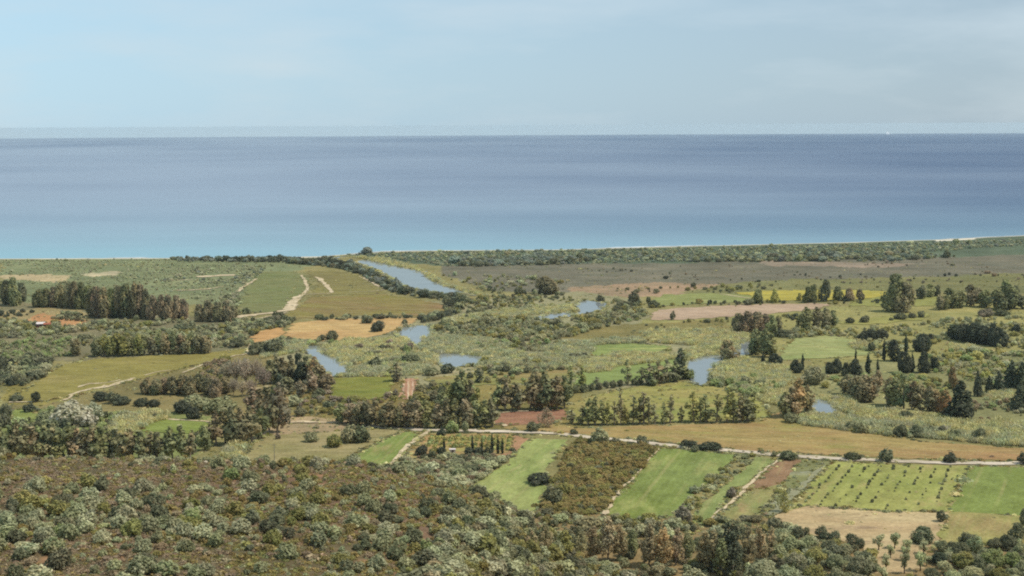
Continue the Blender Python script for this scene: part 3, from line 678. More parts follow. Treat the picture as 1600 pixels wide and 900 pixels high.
def dome(seed, ratio, n, leaf, dens=1.3):
    """rounded shrub: height 1, a few unequal lobes"""
    rng = np.random.default_rng(seed); cl = [(0, 0, .42, ratio * .36, ratio * .36, .44)]
    for i in range(n):
        a = i * 2.4 + rng.random(); e = rng.uniform(0.0, 1.25); r = ratio * .30 * math.cos(e) * rng.uniform(.8, 1.25)
        s = rng.uniform(.13, .27)
        cl.append((r * math.cos(a), r * math.sin(a), .26 + .50 * math.sin(e) * rng.uniform(.75, 1.15), s * ratio * .72, s * ratio * .72, s))
    return crown('foliage', cl, dens, leaf, rng, 1.25, 0.8, 0, 0.7, 0.2)
for k, (r, n) in enumerate([(1.35, 10), (1.15, 9), (1.6, 12), (1.25, 11), (1.9, 13), (1.0, 8)]): add_proto('shrub', dome(300 + k, r, n, 0.046, 1.25), None, r)
for k, (r, n) in enumerate([(1.35, 14), (1.15, 12), (1.6, 16), (1.8, 18)]): add_proto('dome', dome(320 + k, r, n, 0.030, 1.2), None, r)
def olive(seed):
    rng = np.random.default_rng(seed); cl, st = [], []
    for i in range(15):
        a = i * 2.4 + rng.random(); r = rng.uniform(.08, .42); z = rng.uniform(.36, .86)
        s = rng.uniform(.11, .19); cl.append((r * math.cos(a), r * math.sin(a), z, s, s, s))
        st.append(([(0, 0, .2), (r * .5 * math.cos(a), r * .5 * math.sin(a), z * .7), (r * math.cos(a), r * math.sin(a), z)], [.035, .022, .01]))
    st.append(([(0, 0, -.05), (.02, 0, .12), (.0, .01, .26)], [.075, .055, .045]))
    return crown('crown', cl, 0.95, 0.028, rng, 1.8, 0.9), trunk_mesh('trunk', st, M_DARKBARK), 1.1
for k in range(3): add_proto('olive', *olive(330 + k))
def bare(seed, width):
    """leafless crown: upright twigs in a fan"""
    rng = np.random.default_rng(seed); st = [([(0, 0, -.03), (0, 0, .3), (0, 0, .55)], [.02, .014, .008])]; C, Nn = [], []
    for i in range(26):
        a = rng.random() * 6.283; r = width * .5 * math.sqrt(rng.random()); z = 1 - .35 * (r / (width * .5)) ** 2 - rng.random() * .18
        z0 = rng.uniform(.12, .45); st.append(([(0, 0, z0), (r * .55 * math.cos(a), r * .55 * math.sin(a), (z0 + z) * .5), (r * math.cos(a), r * math.sin(a), z)], [.007, .005, .002]))
        for k in range(46):
            f = rng.uniform(.35, 1.05); C.append((r * f * math.cos(a) + rng.normal(0, .045), r * f * math.sin(a) + rng.normal(0, .045), z0 + (z - z0) * f + rng.normal(0, .04)))
            v = np.array([rng.normal(), rng.normal(), rng.normal() * .3]); Nn.append(v / np.linalg.norm(v))
    V = quads_from(np.array(C), np.array(Nn), 0.011, 2.6, rng, 0.7)
    return leaf_mesh('crown', V, rng.random(len(C)), rng.random(len(C))), trunk_mesh('trunk', st, M_BARK), width
for k, w in enumerate([0.55, 0.7]): add_proto('bare', *bare(350 + k, w))

# ------------------------------------------------------------------ placing single things
def tints(a, b): return lc(*a), lc(*b)
PAL = {
 'green':  ((92, 98, 68), (118, 116, 78)),
 'brown':  ((94, 95, 70), (122, 114, 84)),
 'rusty':  ((99, 95, 70), (131, 116, 86)),
 'pink':   ((102, 96, 76), (136, 119, 93)),
 'orange': ((108, 98, 70), (142, 117, 82)),
 'dark':   ((64, 70, 54), (80, 84, 64)),
 'cypress': ((48, 55, 44), (58, 66, 50)),
 'silver': ((126, 125, 97), (152, 149, 116)),
 'sage':   ((112, 112, 82), (140, 138, 104)),
 'olive':  ((104, 102, 62), (128, 120, 72)),
 'bush':   ((84, 88, 64), (106, 108, 80)),
 'bright': ((112, 124, 76), (132, 142, 92)),
 'purple': ((110, 102, 86), (136, 122, 102)),
 'willow': ((136, 140, 110), (160, 163, 132)),
 'maquis': ((108, 98, 60), (128, 112, 72)),
 'heath':  ((114, 100, 78), (130, 114, 90)),
 'reed':   ((156, 149, 102), (169, 161, 116)),
 'reedgreen': ((138, 140, 105), (153, 151, 118)),
 'yellow': ((140, 134, 80), (156, 148, 90)),
 'dune':   ((134, 136, 106), (156, 155, 124)),
 'pine':   ((102, 112, 94), (122, 130, 110)),
}
WIDEN = {'euca': 1.3, 'slim': 1.5, 'thin': 1.2, 'broad': 1.12}; LIFT = {'near': 1.25, 'euca': 1.12, 'slim': 1.2, 'thin': 1.3, 'broad': 1.0, 'bare': 1.3, 'conifer': 1.1, 'cypress': 1.1, 'olive': 1.3}
def vary(c, rng, s=0.07): return tuple(float(max(0.004, v * (1 + rng.normal(0, s)))) for v in c)
ORD = ['', 'first', 'second', 'third', 'fourth', 'fifth', 'sixth', 'seventh', 'eighth', 'ninth', 'tenth', 'eleventh', 'twelfth', 'thirteenth', 'fourteenth', 'fifteenth', 'sixteenth', 'seventeenth', 'eighteenth', 'nineteenth', 'twentieth', 'twenty-first', 'twenty-second', 'twenty-third', 'twenty-fourth', 'twenty-fifth', 'twenty-sixth', 'twenty-seventh', 'twenty-eighth', 'twenty-ninth', 'thirtieth']
PR = np.random.default_rng(99)
def metres(P, px): return px * math.sqrt(P[0] ** 2 + P[1] ** 2 + (CAMH - P[2]) ** 2) / F
def plant(kind, name, px, py, hpx, wpx, pal, label, cat, group=None, on_hill=False, P=None):
    protos = PROTO[kind]; want = wpx / hpx
    # the closest natural proportions, with some change between neighbours
    order = sorted(range(len(protos)), key=lambda i: abs(math.log(protos[i][2] / want)) + PR.uniform(0, 0.35))
    cmesh, tmesh, ratio = protos[order[0]]
    if P is None: P = ground(px, py) if (on_hill or py > 760) else flat(px, py)
    P = np.asarray(P).reshape(3)
    h = metres(P, hpx); sx = metres(P, wpx) / ratio
    wpx = wpx * WIDEN.get(kind, 1.0); sx = metres(P, wpx) / ratio
    t1, t2 = PAL[pal]; k = LIFT.get(kind, 1.0) * (1 + PR.normal(0, 0.09)); t1, t2 = vary([v * k for v in lc(*t1)], PR, 0.03), vary([v * k for v in lc(*t2)], PR, 0.03)
    loc = (float(P[0]), float(P[1]), float(P[2]) - 0.02); rz = PR.uniform(0, 6.283)
    if tmesh is None:
        o = bpy.data.objects.new(name, cmesh); o.location = loc; o.rotation_euler = (0, 0, rz); o.scale = (sx, sx, h); leafy = o; link(o)
    else:
        o = empty(name, loc, rz); o.scale = (sx, sx, h); link(o)
        c = bpy.data.objects.new('crown', cmesh); link(c); c.parent = o
        tr = bpy.data.objects.new('trunk', tmesh); link(tr); tr.parent = o; leafy = c
    leafy['leaf_tint'] = t1; leafy['leaf_tip'] = t2
    return tag(o, label, cat, group)
ADJ = {'green': 'green', 'brown': 'brown-tinged', 'rusty': 'rusty brown', 'pink': 'pinkish brown', 'orange': 'orange-topped', 'dark': 'dark', 'purple': 'grey leafless', 'bush': 'dark green', 'cypress': 'dark', 'sage': 'sage green', 'silver': 'silvery', 'olive': 'olive green', 'bright': 'bright green', 'yellow': 'yellowish'}
def row(kind, name, noun, cat, group, where, items, default_pal=None):
    """items: (px, py, height px, width px[, palette]); the label counts from the left"""
    items = sorted(items, key=lambda q: q[0]); n = len(items)
    for i, it in enumerate(items):
        px, py, h, w = it[:4]; pal = it[4] if len(it) > 4 else (default_pal if isinstance(default_pal, str) else default_pal[int(PR.integers(len(default_pal)))])
        o = 'rightmost' if i == n - 1 else 'leftmost' if i == 0 else ORD[i + 1] + ' from left'
        plant(kind if not isinstance(kind, dict) else kind.get(pal, 'euca'), name, px, py, h, w, pal, f'{ADJ[pal]} {noun}, {o} {where}', cat, group)
EU = ('eucalyptus_tree', 'eucalyptus', 'eucalyptus')
MIX = ['brown', 'green', 'rusty', 'brown', 'pink']
row('slim', *EU, 'eucalyptus row across the dry meadow', 'in the long row beyond the gravel lane',
    [(894, 662, 23, 9, 'brown'), (910, 663, 30, 10), (919, 664, 43, 12), (930, 664, 45, 12), (940, 664, 40, 11), (948, 664, 38, 9), (960, 664, 38, 10), (970, 664, 57, 8, 'rusty'), (977, 664, 33, 9), (989, 663, 44, 12), (999, 663, 42, 11), (1006, 663, 50, 14), (1014, 663, 44, 10), (1023, 663, 33, 8), (1038, 662, 34, 9), (1047, 661, 44, 11), (1065, 660, 26, 8), (1084, 660, 50, 15), (1094, 660, 40, 10), (1103, 660, 44, 14), (1120, 661, 46, 14), (1136, 660, 56, 12), (1146, 660, 48, 12), (1156, 660, 46, 13), (1168, 659, 44, 18), (1178, 658, 38, 14)], ['brown', 'green', 'brown', 'olive'])
row('euca', *EU, 'eucalyptus behind the ploughed plot', 'in the clump behind the brown ploughed plot',
    [(777, 642, 46, 16), (789, 642, 50, 15), (800, 642, 46, 15), (812, 642, 44, 16), (829, 640, 58, 20), (842, 640, 62, 22), (856, 640, 63, 22), (870, 640, 56, 22), (882, 638, 54, 18)], ['brown', 'green', 'rusty'])
row('euca', *EU, 'eucalyptus grove along the lane', 'in the grove along the gravel lane',
    [(535, 660, 30, 18), (548, 663, 34, 18), (560, 664, 36, 18), (573, 665, 40, 20), (586, 666, 42, 18), (600, 668, 40, 20), (614, 668, 42, 18), (628, 668, 40, 20), (642, 669, 44, 20), (655, 669, 46, 18), (668, 668, 44, 20), (682, 669, 40, 18), (697, 669, 50, 18), (712, 668, 48, 18), (728, 668, 46, 20), (743, 668, 44, 18), (758, 668, 46, 18), (770, 667, 46, 16)], ['brown', 'rusty', 'green', 'pink', 'brown'])
row('euca', *EU, 'tall eucalyptus above the lane grove', 'in the tall stand rising behind the lane grove',
    [(662, 640, 26, 18), (676, 638, 28, 20), (690, 645, 36, 18), (705, 640, 38, 16), (712, 638, 54, 14), (721, 640, 66, 16), (733, 640, 50, 16), (746, 645, 42, 14)], ['brown', 'green', 'olive'])
plant('slim', 'eucalyptus_tree', 749, 598, 23, 10, 'dark', 'small dark lone tree standing on the tan bank by the marsh', 'tree')
plant('thin', 'eucalyptus_tree', 853, 668, 32, 17, 'pink', 'thin pinkish lone tree in front of the brown ploughed plot', 'tree')
row('euca', *EU, 'eucalyptus beside the tan pasture', 'in the big clump left of the tan pasture',
    [(322, 704, 40, 18), (338, 696, 54, 18), (352, 694, 58, 18), (366, 694, 62, 20), (380, 693, 60, 20), (394, 692, 58, 20), (408, 686, 50, 18)], ['rusty', 'brown', 'green'])
row('euca', *EU, 'eucalyptus at the head of the pasture', 'in the tall clump above the tan pasture',
    [(392, 652, 48, 20), (408, 660, 56, 20), (421, 676, 76, 22), (433, 676, 80, 20), (442, 660, 56, 18), (430, 650, 50, 18)], ['rusty', 'brown', 'pink', 'green'])
row('broad', *EU, 'low brown trees by the sandy track', 'in the low brown thicket below the sandy track',
    [(230, 615, 22, 18), (243, 617, 24, 18), (256, 615, 24, 18), (270, 616, 28, 20), (285, 616, 30, 20), (298, 618, 30, 20), (312, 612, 28, 18), (325, 617, 26, 18), (338, 620, 28, 20), (350, 615, 26, 18)], ['rusty', 'pink', 'brown'])
row('bare', 'bare_tree', 'bare-crowned tree', 'tree', 'leafless grey trees', 'among the leafless grey trees left of the pond',
    [(355, 600, 36, 26, 'purple'), (370, 602, 42, 28, 'purple'), (385, 604, 46, 28, 'purple'), (400, 604, 44, 26, 'purple'), (413, 610, 38, 22, 'purple'), (365, 618, 28, 20, 'purple'), (379, 620, 26, 20, 'purple'), (392, 618, 26, 20, 'purple')])
row('euca', *EU, 'eucalyptus beside the left pond', 'in the mixed stand left of the grey pond',
    [(424, 600, 40, 16), (434, 597, 40, 16), (443, 600, 44, 16), (455, 598, 46, 14), (467, 602, 52, 20, 'dark'), (478, 600, 46, 18), (490, 604, 46, 20, 'orange'), (500, 606, 38, 18, 'rusty'), (486, 613, 34, 18, 'pink'), (510, 609, 26, 18, 'pink'), (450, 616, 28, 18), (439, 613, 30, 16), (466, 619, 24, 16, 'pink')], ['green', 'brown', 'dark', 'rusty'])
row('euca', *EU, 'eucalyptus belt behind the hill crest', 'in the belt behind the hill crest at left',
    [(x, 722, 58 + (i * 7) % 11 - 5, 19) for i, x in enumerate([-6, 4, 16, 28, 41, 54, 67, 80, 93, 106, 119, 132, 145, 157])], ['rusty', 'brown', 'green', 'rusty'])
row('euca', *EU, 'eucalyptus belt behind the hill crest, right part', 'in the shorter belt above the hill crest',
    [(172, 718, 46, 17), (184, 720, 52, 18), (196, 720, 50, 16), (208, 718, 48, 16), (220, 718, 46, 18), (233, 718, 44, 16), (246, 718, 44, 18), (258, 718, 46, 16), (270, 718, 52, 16), (284, 718, 56, 16), (297, 718, 46, 16)], ['green', 'brown', 'rusty'])
row('euca', *EU, 'eucalyptus row above the olive meadow', 'in the row above the olive-brown meadow',
    [(120, 556, 27, 14)] + [(152 + 10.6 * i, 557 - 0.3 * i, 28 + (i * 5) % 8, 15) for i in range(17)], ['brown', 'green', 'rusty', 'olive'])
row('broad', *EU, 'eucalyptus wood at left, front', 'in the front of the pinkish wood at left',
    [(142, 495, 42, 18), (152, 496, 46, 18), (163, 497, 46, 18), (175, 496, 44, 18), (187, 496, 48, 18), (198, 497, 52, 20), (209, 497, 52, 20), (219, 497, 50, 18), (229, 497, 44, 16), (240, 499, 36, 16), (252, 500, 38, 16), (264, 500, 38, 16), (276, 499, 36, 16), (288, 498, 30, 16)], ['pink', 'brown', 'rusty', 'pink', 'green'])
row('broad', *EU, 'eucalyptus wood at left, back', 'in the back of the pinkish wood at left',
    [(60, 480, 26, 16), (72, 480, 28, 16), (84, 480, 30, 16), (96, 480, 34, 16), (108, 481, 38, 16), (118, 482, 40, 16), (128, 483, 40, 16), (138, 483, 36, 16)], ['pink', 'brown', 'green'])
row('broad', *EU, 'eucalyptus right of the left wood', 'in the small group right of the pinkish wood',
    [(312, 502, 26, 16), (326, 502, 32, 18), (340, 503, 30, 18), (355, 502, 32, 16), (364, 496, 18, 12)], ['pink', 'brown'])
row('broad', *EU, 'grey-green trees at the left edge', 'in the group by the left edge',
    [(2, 470, 28, 18), (11, 476, 36, 16), (22, 478, 42, 16), (34, 472, 28, 16)], ['green', 'bush'])
row('broad', *EU, 'trees over the right-hand marsh', 'in the domed clump above the river bend',
    [(1155, 520, 30, 20), (1168, 521, 34, 22), (1182, 521, 33, 22), (1196, 521, 30, 18)], ['brown', 'green', 'pink'])
row('euca', *EU, 'trees at the river bend', 'by the head of the river bend',
    [(1180, 554, 40, 18), (1192, 558, 44, 20), (1203, 558, 38, 16), (1209, 525, 34, 14), (1218, 523, 28, 12)], ['brown', 'green'])
plant('broad', 'eucalyptus_tree', 1138, 562, 30, 27, 'rusty', 'round reddish-brown tree on the bank of the river bend', 'tree')
row('euca', *EU, 'eucalyptus above the hay meadow', 'in the group above the green hay meadow',
    [(1246, 513, 18, 7), (1262, 516, 36, 18), (1278, 514, 34, 16), (1292, 513, 32, 16), (1301, 511, 24, 14)], ['pink', 'brown', 'green'])
row('broad', *EU, 'trees along the yellow field', 'in the line in front of the yellow flowers',
    [(1183, 474, 22, 14, 'green'), (1210, 473, 21, 11, 'yellow'), (1249, 470, 12, 7, 'yellow'), (1262, 473, 24, 13), (1271, 472, 26, 13), (1290, 471, 33, 17, 'bush'), (1308, 470, 22, 15), (1328, 470, 19, 13, 'pink'), (1343, 469, 17, 12, 'pink')], ['green', 'brown'])
plant('broad', 'eucalyptus_tree', 1398, 487, 56, 30, 'green', 'tallest and widest of the far trees, left trunk of the pair', 'tree')
plant('broad', 'eucalyptus_tree', 1414, 487, 44, 32, 'brown', 'broad tree leaning against the tallest far tree, right of it', 'tree')
row('euca', *EU, 'trees right of the big lone tree', 'in the line right of the biggest far tree',
    [(1440, 467, 21, 14), (1455, 464, 21, 12), (1465, 463, 18, 10), (1468, 484, 23, 12), (1480, 484, 22, 10), (1488, 482, 32, 18), (1499, 481, 26, 14), (1518, 478, 34, 16), (1527, 474, 24, 12), (1540, 480, 27, 18), (1559, 485, 32, 18), (1573, 483, 44, 22), (1585, 481, 34, 18), (1597, 483, 20, 12)], ['green', 'brown', 'bush', 'green'])
row('euca', *EU, 'trees by the short blue reach', 'beside the short blue reach of the river',
    [(1228, 652, 40, 18, 'green'), (1236, 652, 50, 20, 'rusty'), (1247, 650, 60, 22, 'orange'), (1258, 644, 42, 18, 'rusty')])
row('euca', *EU, 'brown trees on the far bank', 'in the brown wood across the river at right',
    [(1325, 616, 30, 20), (1337, 624, 38, 20), (1350, 628, 42, 22), (1362, 629, 38, 18), (1374, 610, 30, 16), (1386, 633, 42, 20), (1399, 636, 44, 20), (1412, 639, 56, 20), (1424, 641, 44, 20), (1437, 643, 42, 20), (1449, 644, 40, 18)], ['rusty', 'brown', 'green', 'brown'])
row('broad', *EU, 'orange trees on the far bank', 'among the orange trees beside the dark conifer',
    [(1462, 643, 32, 20, 'orange'), (1475, 646, 34, 20, 'orange'), (1488, 607, 32, 13, 'orange')])
CO = ('conifer_tree', 'conifer', 'conifer')
plant('conifer', 'conifer_tree', 1500, 656, 62, 46, 'dark', 'large broad dark conifer right of the orange trees', 'conifer')
row('conifer', *CO, 'dark conifers at the right edge', 'among the dark conifers by the right edge',
    [(1527, 619, 40, 15, 'dark'), (1545, 613, 26, 14, 'dark'), (1560, 613, 34, 17, 'dark'), (1580, 610, 46, 28, 'dark'), (1596, 612, 46, 28, 'dark'), (1594, 640, 40, 30, 'dark')])
row('broad', 'evergreen_tree', 'evergreen', 'evergreen', 'dark evergreens in the meadow', 'in the dark clump of the right-hand meadow',
    [(1495, 530, 22, 20, 'dark'), (1510, 534, 26, 22, 'dark'), (1525, 536, 30, 24, 'dark'), (1539, 538, 28, 22, 'dark'), (1551, 541, 34, 14, 'dark'), (1561, 541, 28, 20, 'dark'), (1587, 519, 11, 10, 'dark')])
row('broad', 'evergreen_tree', 'evergreen', 'evergreen', 'low dark evergreens', 'in the low dark group behind the cypresses',
    [(1350, 531, 14, 14, 'dark'), (1362, 531, 16, 14, 'dark'), (1372, 530, 15, 13, 'dark'), (1381, 529, 14, 11, 'dark'), (1244, 582, 20, 15, 'dark'), (1211, 570, 18, 17, 'dark'), (1335, 587, 25, 18, 'dark'), (1322, 587, 20, 12, 'dark'), (1307, 583, 22, 14, 'dark'), (1295, 584, 18, 11, 'dark')])
row('broad', 'evergreen_tree', 'evergreen', 'evergreen', 'dark evergreens among the cypresses', 'standing among the cypresses at right',
    [(1395, 564, 32, 19, 'dark'), (1431, 549, 18, 12, 'dark'), (1441, 549, 26, 17, 'dark'), (1454, 536, 14, 10, 'dark'), (1412, 582, 32, 18, 'dark'), (1444, 582, 31, 17, 'dark'), (1461, 579, 20, 11, 'dark')])
CY = ('cypress_tree', 'cypress', 'cypress')
row('cypress', *CY, 'cypresses on the right', 'among the slender cypresses at right',
    [(1254, 578, 25, 8, 'cypress'), (1192, 571, 18, 11, 'cypress'), (1337, 563, 18, 5, 'cypress'), (1356, 585, 31, 13, 'cypress'), (1371, 586, 25, 6, 'cypress'), (1381, 563, 31, 9, 'cypress'), (1415, 556, 33, 8, 'cypress'), (1425, 582, 28, 10, 'cypress'), (1456, 579, 22, 7, 'cypress'), (1551, 520, 14, 5, 'cypress')])
row('cypress', *CY, 'cypresses of the vine garden', 'along the foot of the vine garden',
    [(694, 706, 22, 6, 'cypress'), (738, 706, 27, 6, 'cypress'), (753, 706, 19, 5, 'cypress'), (769, 708, 30, 6, 'cypress'), (778, 709, 28, 7, 'cypress'), (785, 709, 24, 7, 'cypress')])
row('slim', 'slender_tree', 'slender tree', 'tree', 'thin trees in the field hedge', 'in the hedge along the long green meadow',
    [(893, 610, 40, 11, 'green'), (909, 608, 37, 9, 'olive'), (932, 606, 18, 10, 'bush'), (981, 602, 42, 11, 'green'), (1002, 601, 28, 14, 'brown'), (1013, 601, 34, 15, 'brown'), (1021, 602, 32, 14, 'green'), (1030, 600, 36, 16, 'rusty'), (1043, 598, 38, 15, 'brown'), (1053, 596, 34, 14, 'green'), (1061, 593, 50, 14, 'dark'), (1066, 592, 44, 15, 'green')])
row('shrub', 'hedge_bush', 'bush', 'bush', 'low bushes of the meadow hedge', 'at the foot of the meadow hedge',
    [(888, 616, 16, 16, 'bush'), (900, 614, 15, 15, 'bush'), (912, 613, 14, 16, 'bush'), (924, 611, 14, 14, 'bush'), (936, 609, 14, 14, 'bush'), (947, 607, 14, 14, 'bush'), (958, 606, 13, 14, 'bush'), (969, 604, 13, 13, 'bush'), (991, 602, 12, 13, 'bush'), (1078, 592, 17, 22, 'bright'), (1112, 598, 14, 16, 'sage'), (1125, 602, 16, 26, 'sage')])
plant('slim', 'eucalyptus_tree', 621, 596, 31, 14, 'brown', 'short-trunked reddish tree left of the striped plot', 'tree')
plant('thin', 'young_tree', 1224, 801, 36, 13, 'olive', 'spindly young tree with sparse olive top beside the grey washout', 'tree')
plant('broad', 'pine_tree', 572, 398, 12, 17, 'pine', 'small pine standing out on the shore above the river mouth', 'pine')
plant('conifer', 'pine_tree', 619, 441, 9, 8, 'pine', 'tiny tree on the near bank of the broad river reach', 'tree')
plant('broad', 'round_tree', 855, 459, 27, 27, 'brown', 'round brown tree alone above the blue river reach', 'tree')
row('shrub', 'round_tree', 'round tree', 'tree', 'round trees on the flat land', 'among the domed trees near the blue reach',
    [(810, 460, 13, 18, 'bush'), (991, 474, 20, 23, 'bush'), (1013, 474, 12, 10, 'bush'), (1021, 480, 12, 20, 'bush'), (938, 472, 12, 16, 'bush')])
plant('shrub', 'round_tree', 1051, 500, 15, 10, 'bush', 'upright dark bush standing alone on the pinkish bare field', 'bush')
row('broad', 'round_tree', 'small tree', 'tree', 'small trees on the golden field', 'standing on the golden stubble field',
    [(502, 532, 9, 10, 'bush'), (518, 531, 14, 14, 'bush'), (590, 518, 17, 16, 'dark'), (574, 505, 12, 14, 'bush'), (632, 507, 8, 7, 'bush')])
BU = ('field_bush', 'bush', 'bush')
for px, py, h, w, pal, lb in [
 (522, 698, 22, 30, 'olive', 'round olive green bush at the left end of the big hedge bush'), (548, 691, 30, 34, 'sage', 'pale-topped big bush between the tan pasture and the green plot'), (564, 691, 28, 32, 'bush', 'broad dark bush at the corner of the bright green plot'),
 (842, 755, 18, 46, 'dark', 'wide dark bush on the light green meadow'), (434, 686, 10, 10, 'purple', 'tiny greyish bush on the tan pasture'),
 (485, 690, 16, 26, 'sage', 'thin pale bush above the tan pasture'), (938, 692, 24, 36, 'sage', 'grey-green bush at the top of the maquis block'), (1002, 694, 14, 22, 'bush', 'low bush at the upper right corner of the maquis block'),
 (1085, 706, 11, 15, 'bush', 'small round dark bush on the lane edge'), (1076, 699, 13, 34, 'dark', 'long low dark hedge bush above the lane, left piece'), (1110, 702, 13, 44, 'dark', 'long low dark hedge bush above the lane, right piece'),
 (1230, 718, 14, 34, 'bush', 'low spreading bush on the lane above the ploughed strip'), (1332, 718, 13, 32, 'bush', 'low dark bush on the lane above the orchard'), (1384, 721, 22, 26, 'bush', 'tall round bush on the lane above the orchard'),
 (1485, 723, 16, 24, 'dark', 'dark square bush on the lane right of the tall round one'), (1600, 725, 18, 22, 'dark', 'dark bush on the lane at the right edge'),
 (1143, 777, 16, 20, 'purple', 'greyish bush beside the narrow sandy path'), (1068, 816, 26, 32, 'purple', 'grey-brown bush at the lower end of the shrub line'),
 (1470, 815, 19, 18, 'bush', 'dark bush alone between the orchard and the right green field'), (832, 674, 16, 26, 'bush', 'dark bush on the lane below the pinkish lone tree'), (896, 679, 9, 16, 'bush', 'small flat bush on the lane right of the lone tree'),
 (706, 676, 20, 24, 'bright', 'bright green round bush on the lane edge'), (727, 676, 20, 14, 'sage', 'pale upright bush right of the bright green one'), (690, 682, 14, 18, 'dark', 'dark bush at the lane corner above the vine garden'),
 (660, 711, 16, 24, 'dark', 'dark clipped bush left of the garden cypresses'), (678, 710, 12, 18, 'olive', 'low olive bush in the garden hedge'), (690, 711, 15, 18, 'dark', 'dark bush under the first garden cypress'),
 (733, 711, 13, 20, 'dark', 'dark hedge bush at the left of the second garden hedge'), (748, 711, 14, 20, 'dark', 'dark hedge bush in the middle of the second garden hedge'), (764, 711, 13, 18, 'dark', 'dark hedge bush at the right of the second garden hedge'),
 (732, 722, 12, 14, 'bush', 'round bush below the second garden hedge'), (676, 716, 12, 16, 'bush', 'grey bush just below the first garden hedge'),
 (112, 664, 38, 76, 'willow', 'big silvery willow bush on the left plain'), (146, 655, 28, 36, 'willow', 'silvery bush at the right flank of the big willow bush'), (74, 663, 22, 40, 'sage', 'sage green bush at the left flank of the big willow bush'),
 (45, 644, 14, 22, 'dark', 'dark bush left of the willow bush, beside the small plot'), (56, 628, 18, 18, 'dark', 'dark bush at the right end of the white lane'), (26, 626, 9, 26, 'bush', 'low dark bush above the white lane'),
 (10, 655, 26, 24, 'bush', 'dark bush at the left edge beside the small plot'), (5, 668, 22, 26, 'bush', 'lower dark bush at the left edge'),
 (62, 678, 20, 26, 'bush', 'grey bush above the eucalyptus belt, left one'), (80, 675, 22, 28, 'bush', 'grey bush above the eucalyptus belt, middle one'), (98, 672, 20, 28, 'dark', 'dark bush above the eucalyptus belt, right one'),
 (158, 626, 16, 30, 'dark', 'dark bush left of the dark hedge on the plain'), (178, 630, 18, 26, 'bush', 'grey-green bush in the dark hedge on the plain'), (192, 632, 14, 30, 'dark', 'dark hedge piece left of the pale reeds'), (222, 634, 13, 30, 'dark', 'dark hedge piece above the pale reeds'), (240, 636, 12, 22, 'dark', 'dark hedge piece at the right end above the reeds'),
 (285, 645, 22, 34, 'dark', 'dark bush at the end of the pale lane'), (300, 655, 20, 28, 'dark', 'second dark bush at the end of the pale lane'), (305, 640, 24, 60, 'sage', 'wide grey-green thicket above the pale lane'), (345, 645, 26, 60, 'sage', 'wide grey-green thicket right of the dark lane bushes'),
 (242, 655, 10, 12, 'bush', 'small bush above the left reeds'), (404, 552, 20, 40, 'bush', 'dark thicket at the top of the sandy track, left one'), (428, 552, 22, 44, 'bush', 'dark thicket at the top of the sandy track, right one'), (370, 542, 16, 30, 'bush', 'dark bush left of the sandy track top'),
 (865, 785, 28, 34, 'bush', 'dark round bush at the foot of the maquis block'), (880, 772, 20, 26, 'olive', 'olive bush inside the foot of the maquis block'),
 (903, 560, 9, 12, 'dark', 'small dark bush left of the tan reed bank'), (913, 559, 9, 14, 'dark', 'second small dark bush left of the tan reed bank'),
 (586, 574, 17, 26, 'bush', 'dark bush at the right end of the grey pond'), (612, 586, 12, 20, 'olive', 'low bush between the pond and the striped plot'), (674, 586, 15, 30, 'sage', 'green bush behind the striped plot'), (700, 583, 17, 26, 'dark', 'dark bush behind the tan bank'),
 (735, 591, 10, 14, 'bush', 'small bush left of the lone dark tree'), (580, 557, 10, 26, 'bush', 'dark low bush in the marsh right of the pond'), (597, 548, 10, 16, 'bush', 'small bush in the marsh above the pond'), (641, 547, 14, 14, 'purple', 'small reddish bush by the corner pool'),
 (1407, 499, 11, 24, 'bush', 'flat round bush in front of the big lone tree'), (1425, 497, 9, 16, 'bush', 'flat bush right of the flat round one'), (1440, 496, 11, 14, 'bush', 'small bush third in front of the big lone tree'), (1392, 501, 5, 8, 'bush', 'tiny bush in front of the big lone tree'),
 (1328, 505, 10, 17, 'bush', 'round bush right of the brown tree group'), (1352, 504, 11, 18, 'bush', 'second round bush right of the brown tree group'), (1225, 526, 13, 34, 'bush', 'low grey-green bush under the clump by the meadow'), (1362, 549, 16, 15, 'bush', 'grey bush between the hay meadow and the cypresses'),
 (1565, 493, 10, 30, 'bush', 'dark flat bush at the right below the far trees'), (1540, 494, 12, 30, 'purple', 'greyish bush below the far trees at right'),
 (1270, 600, 30, 44, 'sage', 'big grey-green bush beside the first slender cypress'), (1290, 606, 12, 16, 'yellow', 'pale yellow-green bush right of the grey-green one'), (1236, 660, 16, 30, 'sage', 'pale bush at the foot of the orange-topped tree'),
 (1330, 672, 14, 24, 'sage', 'grey bush in front of the reed bank, left one'), (1345, 676, 16, 26, 'sage', 'grey bush in front of the reed bank, second one'), (1408, 681, 17, 26, 'bush', 'green bush in front of the reed bank, middle one'), (1432, 681, 19, 24, 'bush', 'green bush in front of the reed bank, right of middle'), (1492, 685, 15, 22, 'bush', 'round bush below the reed bank at right, left one'), (1531, 688, 18, 26, 'bush', 'round bush below the reed bank at right, right one'),
 (1414, 656, 16, 24, 'bush', 'bush inside the reed bank'), (1177, 594, 12, 18, 'bright', 'green bush on the reed spit by the river bend'),
]: plant('shrub', 'field_bush', px, py, h, w, pal, lb, 'bush', 'single bushes on the plain')

